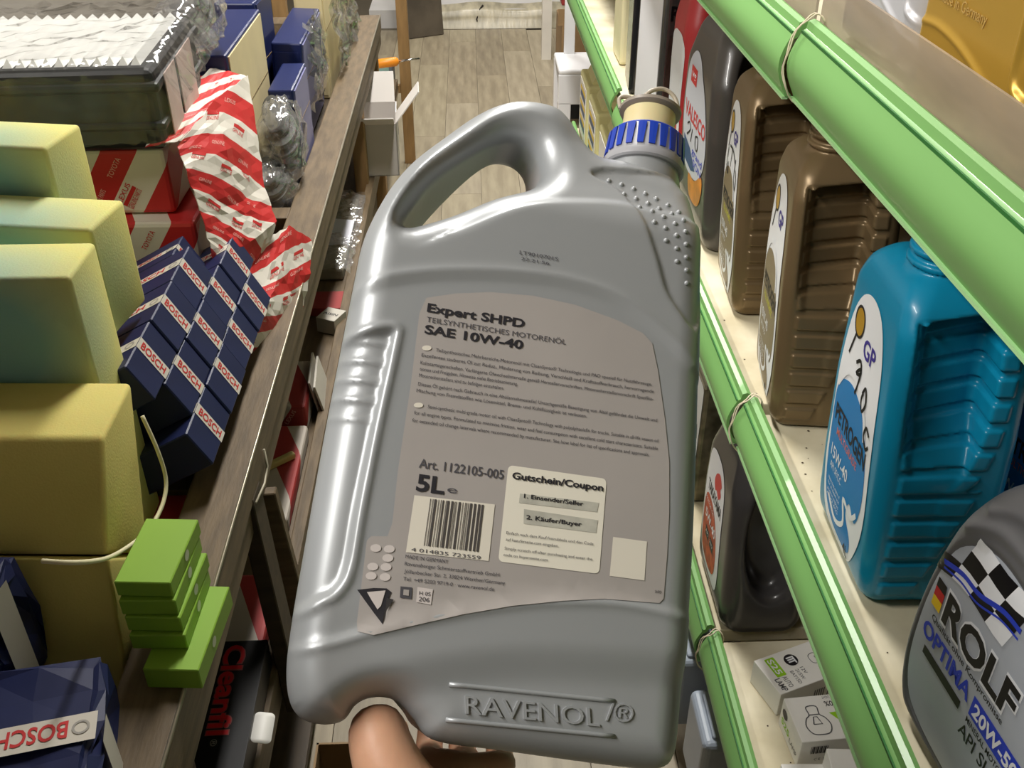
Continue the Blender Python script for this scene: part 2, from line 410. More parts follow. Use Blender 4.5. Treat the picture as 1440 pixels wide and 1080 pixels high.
for i, z in enumerate(LV):
    r0 = rail(z, -0.55, 1.095); r1 = rail(z - 0.006, 1.112, 2.40, dx=-0.004); r2 = rail(z, 2.47, 3.56 if i == 2 else 4.38)
    if i == 0:
        r0.rotation_euler = (0, 0, 0)
    # rubber bands at the joint
    for k, yy in enumerate((1.086, 1.090)):
        tube('rubber_band', [(XR + x, yy + 0.003 * math.sin(q * 1.3 + k), z + zz) for q, (x, zz) in enumerate(catmull([(-0.008, -0.056), (-0.026, -0.03), (-0.027, 0.0), (-0.016, 0.03), (0.002, 0.04), (0.012, 0.02), (0.01, -0.03)], 4))], 0.0009, M_band, r0, seg=6, closed=True)
# the clear strip that keeps goods on the top shelf
for a, b in ((-0.55, 1.10), (1.12, 2.40)):
    box('clear_riser', XR + 0.0075, XR + 0.0105, a, b, LV[0] + 0.005, LV[0] + 0.078, M_fence, shelf, label='dusty clear plastic strip behind the top rail')
# seam lines in the top board
for y in (1.02, 0.62): box('board_seam', XR + 0.014, 0.92, y, y + 0.006, LV[0] - 0.001, LV[0] + 0.0005, mat('seam_brown', S(120, 100, 78), 0.8), shelf)
# specks of dirt on the boards
bm = bmesh.new()
for k in range(90):
    z = random.choice(LV[1:]); x = random.uniform(XR + 0.02, 0.5); y = random.uniform(0.4, 1.6); r = random.uniform(0.0006, 0.002)
    c = bmesh.ops.create_circle(bm, cap_ends=True, segments=6, radius=r, matrix=Matrix.Translation((x, y, z + 0.0004)))
put('dirt_specks', bm_mesh(bm, 'dirt_specks'), mat('dirt', S(70, 56, 40), 0.9), shelf, kind='stuff')
# ================================================================== JUGS
def jug_body(name, root, f, lo, hi, h, m):
    P, Q = surfnet(f, lo, hi, h)
    return put(name, fast_mesh(name, P, Q), m, root)
def cap(root, x, y, z, r, hgt, m, ridges=24, tilt=(0, 0, 0), name='cap'):
    seg = ridges * 4
    kn = lambda k, i: (1.0 + (0.035 if (k % 4) in (1, 2) else 0.0)) if 1 <= i <= 4 else 1.0
    v, fc = lathe([(r * 1.03, 0), (r * 1.03, hgt * 0.06), (r, hgt * 0.16), (r, hgt * 0.6), (r * 0.98, hgt * 0.9), (r * 0.9, hgt), (r * 0.3, hgt)], seg, kn)
    o = put(name, mesh_from(name, v, fc), m, root); smooth_by_angle(o, 30); o.location = (x, y, z); o.rotation_euler = tilt; return o
# ---- ribbed oil jug (label to the aisle, ribbed grip to the near side); origin at the label-side base corner centre
def ribbed_jug_field():
    zs = [0, 0.012, 0.03, 0.10, 0.20, 0.312, 0.338, 0.352, 0.372]
    HX = table(zs, [0.056, 0.062, 0.064, 0.066, 0.067, 0.065, 0.060, 0.050, 0.042], 3)
    HY = table(zs, [0.082, 0.089, 0.091, 0.091, 0.087, 0.076, 0.064, 0.050, 0.040], 3)
    CX = table(zs, [0.0, 0.0, 0.0, -0.001, -0.003, -0.005, -0.005, -0.003, 0.0], 4)
    def f(x, y, z):
        zc = np.clip(z, 0, 0.372); cx = CX(zc); yy = y - 0.06 * zc
        b = rrect(x - cx, yy, HX(zc), HY(zc), 0.020)
        b = smax(b, -z, 0.010); b = smax(b, z - 0.356, 0.012)
        rn = np.hypot(x + 0.020, yy + 0.012)
        nk = np.maximum(rn - 0.029, np.abs(z - 0.360) - 0.024)
        for zr, rr in ((0.363, 0.0335), (0.374, 0.0325)): nk = smin(nk, np.maximum(rn - rr, np.abs(z - zr) - 0.0026), 0.003)
        b = smin(b, nk, 0.008)
        # D-shaped grip pressed into the near and the far side
        ay = np.abs(yy); dx = x - cx
        wR = 0.034 * np.sqrt(np.clip(1 - ((z - 0.275) / 0.125) ** 2, 0.0, 1))
        right = (dx - wR + 0.002) * 0.9; top = (z - 0.330) - 0.10 * dx
        d2 = smax(smax(right, top, 0.006), -0.058 - dx, 0.004)
        depth = (0.022 * np.clip((dx + 0.054) / 0.016, 0, 1) + 0.018 * np.clip((dx + 0.04) / 0.06, 0, 1)) * sstep(0.150, 0.235, z)
        cut = smax(d2, HY(zc) - depth - ay, 0.006)
        b = smax(b, -cut, 0.004)
        # stepped ribs across the grip, its rim and the near corner
        ph = ((z - 0.012) / 0.0265) % 1.0
        rb = sstep(0.10, 0.20, ph) * (1 - sstep(0.80, 0.86, ph))
        lim = np.where(z > 0.15, wR + 0.014, 0.054 * np.clip(z / 0.15, 0.0, 1) - 0.020)
        mk = sstep(-0.050, -0.046, dx) * (1 - sstep(lim - 0.003, lim + 0.002, dx)) * sstep(0.012, 0.02, z) * (1 - sstep(0.322, 0.328, z)) * sstep(0.025, 0.03, ay)
        return b - 0.0030 * rb * mk
    return f
F_RIB = ribbed_jug_field()
RIB_MESH = {}
def ribbed_jug(label, x, y, z, body_c, lab, rot=0.0, group=None, lean=0.0, tip=0.3, mark=None, rough=0.42):
    root = thing('oil_jug', label, 'oil jug', (x, y, z + 0.062 * math.sin(math.radians(tip))), (math.radians(lean), math.radians(-tip), math.radians(rot)), group)
    key = 'rib'
    if key not in RIB_MESH:
        P, Q = surfnet(F_RIB, (-0.10, -0.10, -0.006), (0.08, 0.125, 0.395), 0.0024); RIB_MESH[key] = (P, Q)
    P, Q = RIB_MESH[key]
    bo = put('body', fast_mesh('body', P, Q), body_c, root)
    cap(root, -0.020, 0.0105, 0.380, 0.030, 0.028, body_c)
    _m = lambda e: cast_map(F_RIB, (-0.13, 0, 0), (1, 0, 0), (0, -1, 0), (0, 0, 1), 0.12, e)
    mp = lambda e: (lambda c: _m(e)(np.stack([c[:, 0] * 1.12 + 0.010 - 0.10 * c[:, 1], c[:, 1] * 1.21], 1)))
    # label outline (s to the right = towards the near side, t up)
    out = catmull([(-0.052, 0.02), (-0.066, 0.06), (-0.064, 0.12), (-0.060, 0.18), (-0.050, 0.225), (-0.032, 0.25), (-0.008, 0.257), (0.016, 0.248), (0.032, 0.22), (0.040, 0.18), (0.046, 0.12), (0.050, 0.075), (0.042, 0.04), (0.022, 0.012), (-0.02, 0.008)], 5)
    lb = decal('label', [poly2d(out)], mp(0.0007), mat('label_white', S(236, 238, 240), 0.4), root, 0.008)
    inn = catmull([(-0.058, 0.05), (-0.061, 0.10), (-0.058, 0.15), (-0.03, 0.168), (0.0, 0.165), (0.022, 0.15), (0.036, 0.12), (0.040, 0.085), (0.030, 0.060), (0.012, 0.068), (0.006, 0.052), (0.024, 0.036), (0.020, 0.02), (-0.02, 0.018), (-0.045, 0.028)], 5)
    decal('label_field', [poly2d(inn)], mp(0.0010), lab['field'], lb, 0.008)
    decal('label_swoosh', [line2d(catmull([(-0.058, 0.152), (-0.035, 0.176), (-0.005, 0.176), (0.016, 0.160), (0.024, 0.140)], 5, False), 0.006)], mp(0.0013), mat('label_white', None), lb, 0.008)
    decal('label_wave', [line2d(catmull([(-0.045, 0.04), (-0.02, 0.028), (0.002, 0.04), (-0.004, 0.062), (0.018, 0.058), (0.032, 0.07)], 5, False), 0.005)], mp(0.0013), mat('label_white', None), lb, 0.008)
    if lab.get('top'): decal('label_field', [poly2d(catmull([(-0.058, 0.165), (-0.03, 0.19), (-0.002, 0.19), (-0.025, 0.200), (-0.056, 0.196)], 4))], mp(0.0012), lab['top'], lb, 0.008)
    decal('emblem', [ell2d(-0.030, 0.226, 0.011, 0.013)], mp(0.0011), mat('emblem_gold', S(206, 160, 40), 0.35, metal=0.4), lb, 0.006)
    decal('emblem_ring', [line2d([(-0.030 + 0.0115 * math.cos(a), 0.226 + 0.0135 * math.sin(a)) for a in np.linspace(0, 2 * math.pi, 24)], 0.0025), line2d([(-0.034, 0.213), (-0.044, 0.19)], 0.003)], mp(0.0012), mat('ink_dark', S(34, 30, 34), 0.5), lb, 0.006)
    decal('lettering', [fit('GP', -0.012, 0.205, 0.030, 0.017, 0.02)], mp(0.0012), mat('ink_violet', S(58, 44, 140), 0.5), lb, 0.008)
    decal('lettering', [fit('PETROGEN', -0.054, 0.118, 0.088, 0.017, 0.025)], mp(0.0013), lab['ink'], lb, 0.008)
    decal('lettering', [fit(lab['sub'], -0.044, 0.106, 0.06, 0.008, 0.01)], mp(0.0013), lab['ink2'], lb, 0.01)
    decal('lettering', [fit(lab['grade'], -0.052, 0.080, 0.05, 0.013, 0.01), fit(lab['api'], -0.050, 0.068, 0.034, 0.0075)] + [fit(t, -0.050, 0.054 - 0.0058 * k, 0.036, 0.0036) for k, t in enumerate(('Heavy duty engine oil', 'for all diesel and', 'gasoline engines', 'API CF-4/SG'))], mp(0.0013), mat('label_white', None), lb, 0.01)
    decal('lettering', [fit('4L', 0.008, 0.014, 0.014, 0.012, 0.01)], mp(0.0012), mat('ink_dark', None), lb, 0.01)
    if mark: decal('handwriting', [line2d(catmull(s, 5, False), 0.0032) for s in mark], mp(0.0015), mat('ink_marker', S(12, 12, 16), 0.5), lb, 0.006)
    return root
M_cyan = mat('cyan_plastic', S(10, 134, 172), 0.34, var=0.05, vscale=6, coat=0.15)
M_bronze = mat('bronze_plastic', S(126, 106, 76), 0.36, metal=0.35, var=0.05, vscale=6)
mk90 = [[(-0.022, 0.192), (-0.012, 0.198), (-0.008, 0.188), (-0.018, 0.184), (-0.008, 0.192), (-0.010, 0.176), (-0.014, 0.166)], [(0.004, 0.176), (0.010, 0.184), (0.015, 0.172), (0.009, 0.162), (0.004, 0.170), (0.006, 0.178)], [(0.034, 0.152), (0.026, 0.156), (0.022, 0.146), (0.030, 0.138), (0.036, 0.143)]]
mk70 = [[(-0.03, 0.195), (-0.005, 0.196), (0.016, 0.186)], [(-0.012, 0.196), (-0.016, 0.172)], [(-0.04, 0.19), (-0.044, 0.165), (-0.032, 0.158), (-0.034, 0.172)], [(0.018, 0.192), (0.016, 0.17), (0.026, 0.156), (0.032, 0.17), (0.022, 0.18)]]
LAB_C = dict(field=mat('label_blue', S(16, 124, 192), 0.4), ink=mat('ink_dark', S(34, 30, 34), 0.5), ink2=mat('ink_salmon', S(214, 120, 110), 0.5), sub='MULTIGRADE', grade='15W-40', api='API SF/CC')
LAB_B = dict(field=mat('label_bronze', S(134, 116, 88), 0.4, metal=0.2), ink=mat('ink_grid', S(28, 26, 30), 0.5), ink2=mat('ink_yellow', S(206, 206, 30), 0.5), sub='FULL SYNTHETIC', grade='10W-40', api='API SM/CF')
ribbed_jug('cyan ribbed oil jug with 90 c scrawled on its label', 0.466, 0.828, LV[1] + 0.001, M_cyan, LAB_C, mark=mk90, rot=-1)
ribbed_jug('cyan oil jug mostly hidden behind the grey optima jug and the other cyan jug', 0.64, 0.79, LV[1] + 0.001, M_cyan, LAB_C, rot=8)
ribbed_jug('bronze ribbed oil jug nearer the cyan jug', 0.462, 1.146, LV[1] + 0.001, M_bronze, LAB_B, rot=-7)
ribbed_jug('bronze ribbed oil jug beside the dark grey-labelled charcoal jug, with ink scrawl on its label', 0.474, 1.450, LV[1] + 0.001, M_bronze, LAB_B, mark=mk70, rot=-4)
# ================================================================== SLAB-SHAPED CANISTERS (outline + thickness)
class Slab:
    """field of a canister: 2-D outline (u, v), half thickness T(u, v), rounded by R, centred on z = zc"""
    def __init__(s, outline, holes, R, Tfun, zc=0.0, pad=0.02, h=0.0015):
        P = np.array(outline); s.g = Grid2(P[:, 0].min() - pad, P[:, 0].max() + pad, P[:, 1].min() - pad, P[:, 1].max() + pad, h)
        d, ins, _ = polydist(outline, s.g.X, s.g.Y); D = np.where(ins, -d, d)
        for hp in holes:
            d, ins, _ = polydist(hp, s.g.X, s.g.Y); D = np.maximum(D, np.where(ins, d, -d))
        s.d2 = s.g.sampler(D); s.T = s.g.sampler(Tfun(s.g.X, s.g.Y, s.g)); s.R = R; s.zc = zc
        s.lo = (s.g.x0 + pad * 0.6, s.g.y0 + pad * 0.6); s.hi = (P[:, 0].max() + pad * 0.4, P[:, 1].max() + pad * 0.4); s.Tm = Tfun(s.g.X, s.g.Y, s.g).max()
    def __call__(s, x, y, z):
        R = s.R; qx = s.d2(x, y) + R; qz = np.abs(z - s.zc) - s.T(x, y) + R
        return np.minimum(np.maximum(qx, qz), 0) + np.hypot(np.maximum(qx, 0), np.maximum(qz, 0)) - R
    def mesh(s, h):
        return surfnet(s, s.lo + (s.zc - s.Tm - 0.006,), s.hi + (s.zc + s.Tm + 0.006,), h)
# ---- grey jug with chequered label: u = towards the near side (-Y), v = up, n = towards the aisle (-X)
AIS = Matrix(((0, 0, -1, 0), (-1, 0, 0, 0), (0, 1, 0, 0), (0, 0, 0, 1)))
def aisle_matrix(x, y, z, rot=0.0, tip=0.0): return Matrix.Translation((x, y, z)) @ Matrix.Rotation(math.radians(rot), 4, 'Z') @ Matrix.Rotation(math.radians(-tip), 4, 'Y') @ AIS
XC = 0.452
def pl(q): p = atx(q[0], q[1], 0.398); return (-(p[1] - 0.53), p[2] - LV[1])
OPT_OUT = catmull([(-0.075, 0.0), (-0.100, 0.018), (-0.112, 0.06), (-0.113, 0.11), (-0.106, 0.17), (-0.090, 0.235), (-0.066, 0.285), (-0.030, 0.312), (0.02, 0.322), (0.045, 0.345), (0.085, 0.345), (0.098, 0.31), (0.118, 0.26), (0.124, 0.18), (0.122, 0.08), (0.115, 0.02), (0.095, 0.0), (0.0, -0.002)], 5)
OPT_HOLE = catmull([(0.050, 0.200), (0.038, 0.225), (0.050, 0.258), (0.075, 0.268), (0.096, 0.250), (0.100, 0.220), (0.080, 0.198)], 5)
def opt_T(X, Y, g):
    T = 0.054 - 0.016 * sstep(0.22, 0.33, Y)
    d, ins, _ = polydist(catmull([(u * 1.03, (v - 0.12) * 1.03 + 0.12) for u, v in [(-0.062, 0.021), (-0.090, 0.05), (-0.096, 0.11), (-0.090, 0.17), (-0.074, 0.215), (-0.04, 0.241), (0.0, 0.243), (0.020, 0.234), (0.024, 0.212), (0.042, 0.186), (0.080, 0.172), (0.100, 0.145), (0.100, 0.06), (0.08, 0.025), (0.02, 0.015)]], 4), X, Y)
    T = T - 0.0022 * sstep(-0.002, 0.003, np.where(ins, d, -d))
    for c in ([(-0.074, 0.240), (-0.04, 0.262), (0.0, 0.264), (0.03, 0.255)], [(-0.060, 0.268), (-0.03, 0.286), (0.02, 0.290), (0.06, 0.285)]):
        d, _, sd = polydist(catmull(c, 6, False), X, Y, closed=False); T = T + 0.0035 * np.exp(-(d / 0.006) ** 2)
    return T
opt = Slab(OPT_OUT, [OPT_HOLE], 0.020, opt_T)
optr = thing('oil_jug', 'grey oil jug with a chequered flag label and open handle at the right edge', 'oil jug', matrix=aisle_matrix(XC + 0.002, 0.528, LV[1] + 0.004, 5, 0.0))
P_, Q_ = opt.mesh(0.0025)
M_optgrey = mat('charcoal_grey_plastic', S(94, 94, 96), 0.45, var=0.06, vscale=7)
put('body', fast_mesh('body', P_, Q_), M_optgrey, optr)
v, fc = lathe([(0.026, 0), (0.026, 0.012), (0.023, 0.02), (0.023, 0.03)], 40); o = put('neck', mesh_from('neck', v, fc), M_optgrey, optr); smooth_by_angle(o); o.rotation_euler = (-math.pi / 2, 0, 0); o.location = (0.064, 0.340, 0)
cp = cap(optr, 0.064, 0.356, 0, 0.027, 0.026, mat('cap_dark', S(40, 40, 44), 0.4)); cp.rotation_euler = (-math.pi / 2, 0, 0)
om = lambda e: cast_map(opt, (0, 0, 0.09), (0, 0, -1), (1, 0, 0), (0, 1, 0), 0.09, e)
LBL = catmull([(-0.062, 0.021), (-0.090, 0.05), (-0.096, 0.11), (-0.090, 0.17), (-0.074, 0.215), (-0.04, 0.241), (0.0, 0.243), (0.020, 0.234), (0.024, 0.212), (0.042, 0.186), (0.080, 0.172), (0.100, 0.145), (0.100, 0.06), (0.08, 0.025), (0.02, 0.015)], 5)
olb = decal('label', [poly2d(LBL)], om(0.0006), mat('label_silver', S(178, 184, 194), 0.38, metal=0.15, var=0.04), optr, 0.008)
chk_b, chk_w = [], []
wave = lambda a, b: (-0.092 + 0.026 * a + 0.006 * b, 0.196 + 0.0200 * b + 0.0035 * a + 0.005 * math.sin(a * 1.3 + 0.5 * b))
for a in range(0, 5):
    for b in range(-1, 3):
        q = []
        for (i, j) in ((0, 0), (0.5, 0), (1, 0), (1, 0.5), (1, 1), (0.5, 1), (0, 1), (0, 0.5)): q.append(wave(a + i, b + j))
        c = np.mean(q, 0)
        if c[1] > 0.238 - 0.9 * max(0, -0.045 - c[0]) or c[0] > 0.016 or c[1] < 0.188 or c[0] < -0.085: continue
        (chk_b if (a + b) % 2 else chk_w).append(poly2d(q))
decal('chequer_black', chk_b, om(0.0010), mat('print_black', S(16, 16, 20), 0.35), olb, 0.008)
decal('chequer_white', chk_w, om(0.0010), mat('print_white', S(232, 234, 238), 0.35), olb, 0.008)
decal('blue_flash', [line2d(catmull([(-0.087, 0.188), (-0.06, 0.198), (-0.035, 0.200), (-0.005, 0.212), (0.018, 0.214)], 6, False), 0.005)], om(0.0013), mat('print_blue', S(38, 62, 190), 0.4), olb, 0.008)
decal('blue_flash', [line2d(catmull([(-0.085, 0.183), (-0.06, 0.190), (-0.035, 0.191), (-0.005, 0.203), (0.018, 0.206)], 6, False), 0.0022)], om(0.0013), mat('print_blue', None), olb, 0.008)
decal('flag_block', [rect2d(-0.087, -0.073, 0.160, 0.170)], om(0.0012), mat('print_black', None), olb, 0.01)
decal('flag_block', [rect2d(-0.087, -0.073, 0.150, 0.160)], om(0.0012), mat('flag_red', S(196, 30, 36), 0.4), olb, 0.01)
decal('flag_block', [rect2d(-0.087, -0.073, 0.139, 0.150)], om(0.0012), mat('flag_yellow', S(238, 200, 30), 0.4), olb, 0.01)
decal('lettering_edge', [fit('ROLF', -0.070, 0.1365, 0.113, 0.0355, 0.06)], om(0.0010), mat('print_white', None), olb, 0.008)
decal('lettering', [fit('ROLF', -0.068, 0.1385, 0.109, 0.0320, 0.035)], om(0.0014), mat('print_black', None), olb, 0.008)
decal('lettering', [fit('Qualität ohne Kompromisse', -0.080, 0.1265, 0.114, 0.0066, 0.01)], om(0.0012), mat('print_black', None), olb, 0.01)
decal('lettering', [fit('OPTIMA', -0.087, 0.1035, 0.080, 0.0175, 0.03)], om(0.0012), mat('print_blue', None), olb, 0.01)
decal('grade_panel', [rect2d(-0.002, 0.070, 0.096, 0.118)], om(0.0010), mat('print_blue', None), olb, 0.01)
decal('lettering', [fit('20W-50', 0.002, 0.1005, 0.064, 0.0140, 0.03)], om(0.0014), mat('print_white', None), olb, 0.01)
decal('sticker_bar', [rect2d(-0.078, -0.014, 0.086, 0.0955)], om(0.0011), mat('print_black', None), olb, 0.01)
decal('lettering', [fit('MINERAL MOTOR OIL', -0.002, 0.0870, 0.070, 0.0062, 0.01)], om(0.0012), mat('print_black', None), olb, 0.01)
decal('lettering', [fit('API SL/CF', -0.006, 0.0690, 0.072, 0.0140, 0.01)], om(0.0012), mat('print_black', None), olb, 0.01)
# ---- smooth charcoal jugs (label to the aisle, pressed grip on the near side)
def plain_field(H, hx, hy, lean, grip, neck, rc=0.032):
    zs = [0, 0.012, 0.03, H * 0.5, H * 0.72, H * 0.88, H]
    HX = table(zs, [hx - 0.008, hx - 0.002, hx, hx, hx * 0.97, hx * 0.80, hx * 0.45], 5); HY = table(zs, [hy - 0.008, hy - 0.002, hy, hy * 0.98, hy * 0.90, hy * 0.70, hy * 0.42], 5)
    gx, gz, ga, gb, gd = grip
    def f(x, y, z):
        zc = np.clip(z, 0, H); cx = -lean * zc
        b = rrect(x - cx, y - 0.04 * zc, HX(zc), HY(zc), rc); b = smax(b, -z, 0.010); b = smax(b, z - H * 0.97, 0.02)
        nk = np.maximum(np.hypot(x - neck[0], y - neck[1]) - neck[2], np.abs(z - H) - 0.024); b = smin(b, nk, 0.012)
        ay = np.abs(y - 0.04 * zc)
        e = np.sqrt(((x - cx - gx) / ga) ** 2 + ((z - gz) / gb) ** 2)
        cut = smax((e - 1) * ga * 0.9, hy - gd - ay, 0.022)
        return smax(b, -cut, 0.014)
    return f
def plain_jug(label, x, y, z, m, H, hx, hy, lean, grip, neck, rot=0.0, tip=0.0, capm=None, h=0.0032):
    f = plain_field(H, hx, hy, lean, grip, neck)
    root = thing('oil_jug', label, 'oil jug', (x, y, z + hx * math.sin(math.radians(tip))), (0, math.radians(-tip), math.radians(rot)))
    P, Q = surfnet(f, (-hx - 0.05, -hy - 0.015, -0.006), (hx + 0.02, hy + 0.035, H + 0.03), h); put('body', fast_mesh('body', P, Q), m, root)
    cap(root, neck[0], neck[1], H + 0.02, neck[2] + 0.003, 0.028, capm or m)
    mp = lambda e: cast_map(f, (-0.16, 0, 0), (1, 0, 0), (0, -1, 0), (0, 0, 1), 0.16, e)
    return root, mp
M_char = mat('charcoal_plastic', S(62, 60, 60), 0.30, var=0.06, vscale=6, coat=0.2)
M_charw = mat('warm_charcoal_plastic', S(78, 74, 70), 0.32, var=0.06, vscale=6, coat=0.2)
M_white = mat('label_white', None); M_inkd = mat('ink_dark', None)
M_red = mat('print_red', S(206, 34, 40), 0.4); M_orange = mat('print_orange', S(206, 84, 44), 0.45, var=0.18, vscale=60, color2=S(150, 48, 30))
# Takayama style jug on the lower shelf
r, mp = plain_jug('charcoal oil jug with an orange and white label on the lower shelf', 0.452, 1.215, LV[2] + 0.002, M_char, 0.352, 0.068, 0.108, 0.02, (0.004, 0.185, 0.046, 0.11, 0.05), (0.004, 0.02, 0.027))
mp0 = mp; mp = lambda e: (lambda c: mp0(e)(c * [1.15, 1.14]))
lb = decal('label', [poly2d(catmull([(-0.046, 0.035), (-0.066, 0.07), (-0.068, 0.14), (-0.066, 0.20), (-0.054, 0.226), (-0.01, 0.228), (0.016, 0.214), (0.028, 0.18), (0.034, 0.12), (0.040, 0.06), (0.034, 0.034), (0.01, 0.03)], 5))], mp(0.0007), M_white, r, 0.008)
decal('orange_field', [poly2d(catmull([(-0.05, 0.045), (-0.062, 0.08), (-0.062, 0.13), (-0.045, 0.150), (-0.01, 0.142), (0.014, 0.11), (0.022, 0.06), (0.0, 0.04)], 5))], mp(0.0010), M_orange, lb, 0.008)
decal('emblem', [poly2d(catmull([(-0.028, 0.19), (-0.022, 0.205), (-0.006, 0.214), (0.008, 0.204), (0.004, 0.196), (0.010, 0.188), (0.0, 0.176), (-0.012, 0.182), (-0.02, 0.178)], 3))], mp(0.0011), M_red, lb, 0.008)
decal('lettering', [fit('TAKAYAMA', -0.055, 0.156, 0.078, 0.018, 0.025)], mp(0.0011), M_inkd, lb, 0.008)
decal('lettering', [fit('5W-40', -0.052, 0.106, 0.06, 0.016, 0.02), fit('MOTOR OIL', -0.058, 0.134, 0.05, 0.006)], mp(0.0013), M_white, lb, 0.008)
decal('black_patch', [rect2d(-0.042, -0.022, 0.076, 0.094)], mp(0.0013), M_inkd, lb, 0.01)
decal('black_patch', [rect2d(-0.016, 0.006, 0.076, 0.094)], mp(0.0013), M_inkd, lb, 0.01)
decal('lettering', [fit('API', -0.040, 0.084, 0.016, 0.006), fit('SN/CF', -0.014, 0.084, 0.018, 0.006)], mp(0.0016), M_white, lb, 0.01)
# Takayama metal can behind it
t = thing('oil_can', 'khaki patterned metal oil can behind the charcoal jug on the lower shelf', 'oil can', (0.400, 1.445, LV[2] + 0.001))
M_khaki = mat('khaki_tin', S(150, 142, 116), 0.35, metal=0.5, vscale=24, color2=S(84, 80, 62), detail=2)
box('body', 0, 0.115, 0, 0.165, 0, 0.265, M_khaki, t, bev=0.008, seg=3); box('rim', -0.002, 0.117, -0.002, 0.167, 0.258, 0.270, mat('tin_rim', S(178, 172, 156), 0.3, metal=0.8), t, bev=0.004)
v, fc = lathe([(0.02, 0), (0.02, 0.02), (0.016, 0.026)], 28); o = put('cap', mesh_from('cap', v, fc), mat('cap_dark', None), t); o.location = (0.05, 0.04, 0.268)
tube('handle', [(0.06, 0.06, 0.268), (0.06, 0.07, 0.285), (0.06, 0.12, 0.285), (0.06, 0.13, 0.268)], 0.004, mat('tin_rim', None), t)
tm = lambda e: plane_map((-0.0005 - e, 0.165, 0), (0, -1, 0), (0, 0, 1), (-1, 0, 0), 0.0)
lb = decal('label', [rrect2d(0.006, 0.159, 0.03, 0.256, 0.012)], tm(0.0), M_white, t)
decal('emblem', [poly2d(catmull([(0.08, 0.19), (0.084, 0.212), (0.104, 0.226), (0.122, 0.212), (0.116, 0.202), (0.124, 0.19), (0.11, 0.176), (0.096, 0.184)], 3))], tm(0.0006), M_red, lb)
decal('lettering', [fit('TAKAYAMA', 0.016, 0.142, 0.134, 0.026, 0.025)], tm(0.0006), M_inkd, lb)
decal('orange_field', [poly2d([(0.006, 0.03), (0.159, 0.03), (0.159, 0.09), (0.09, 0.12), (0.006, 0.118)])], tm(0.0006), M_orange, lb)
# another can at the back between the jugs
t = thing('oil_can', 'dark oil can in the gloom behind the charcoal jug', 'oil can', (0.60, 1.12, LV[2] + 0.001)); box('body', 0, 0.11, 0, 0.16, 0, 0.26, M_char, t, bev=0.02, seg=3); box('lid', 0.03, 0.07, 0.05, 0.09, 0.26, 0.285, M_char, t, bev=0.008)
# Valesco style jug
r, mp = plain_jug('charcoal oil jug with a silver label next to the bronze jugs', 0.490, 1.728, LV[1] + 0.002, M_charw, 0.395, 0.085, 0.140, 0.03, (0.012, 0.275, 0.055, 0.085, 0.075), (0.0, 0.03, 0.03))
mp0v = mp; mp = lambda e: (lambda c: mp0v(e)(c * [1.75, 1.04] + [0.022, 0.0]))
lb = decal('label', [poly2d(catmull([(-0.05, 0.09), (-0.07, 0.14), (-0.072, 0.20), (-0.066, 0.26), (-0.048, 0.292), (-0.018, 0.285), (0.012, 0.25), (0.034, 0.20), (0.040, 0.16), (0.03, 0.12), (0.0, 0.09)], 5))], mp(0.0008), mat('label_pale_grey', S(204, 208, 216), 0.4), r, 0.008)
decal('emblem', [rect2d(-0.052, -0.024, 0.240, 0.268)], mp(0.0012), M_red, lb, 0.01)
decal('emblem_mark', [fit('vg', -0.048, 0.250, 0.020, 0.013, 0.02)], mp(0.0015), mat('print_white', None), lb, 0.01)
decal('lettering', [fit('VALESCO', -0.066, 0.178, 0.10, 0.026, 0.02)], mp(0.0012), M_red, lb, 0.008)
decal('handwriting', [line2d(catmull(s, 5, False), 0.003) for s in ([(-0.05, 0.164), (-0.04, 0.172), (-0.034, 0.162), (-0.05, 0.145)], [(-0.024, 0.168), (-0.03, 0.142)], [(-0.008, 0.164), (0.004, 0.168), (0.004, 0.146), (-0.006, 0.146), (-0.008, 0.164)])], mp(0.0012), mat('ink_marker', None), lb, 0.008)
decal('lettering', [fit('grand', -0.02, 0.128, 0.05, 0.013, 0.01), fit('SON', -0.012, 0.11, 0.04, 0.013, 0.01)], mp(0.0012), mat('print_blue', None), lb, 0.008)
decal('blue_field', [poly2d([(-0.06, 0.10), (-0.02, 0.095), (0.0, 0.105), (-0.03, 0.13), (-0.064, 0.14)])], mp(0.0010), mat('label_deep_blue', S(20, 70, 120), 0.4), lb, 0.008)
decal('amber_patch', [poly2d(catmull([(-0.02, 0.05), (-0.03, 0.085), (0.0, 0.088), (0.03, 0.115), (0.036, 0.09), (0.02, 0.055)], 4))], mp(0.0009), mat('label_amber', S(214, 132, 30), 0.35, var=0.25, vscale=30), r, 0.008)
# red jug further along
r, mp = plain_jug('red oil jug with a white label behind the charcoal jug', 0.50, 2.06, LV[1] + 0.002, mat('red_plastic', S(186, 56, 58), 0.4, var=0.08), 0.40, 0.072, 0.085, 0.02, (0.01, 0.30, 0.03, 0.05, 0.03), (0.0, 0.03, 0.03), h=0.004)
lb = decal('label', [poly2d(catmull([(-0.06, 0.03), (-0.066, 0.14), (-0.062, 0.25), (0.0, 0.27), (0.05, 0.25), (0.056, 0.14), (0.05, 0.03)], 5))], mp(0.001), M_white, r, 0.01)
decal('red_wedge', [poly2d([(-0.05, 0.04), (0.04, 0.04), (0.045, 0.12), (0.0, 0.09)])], mp(0.0014), M_red, lb, 0.01)
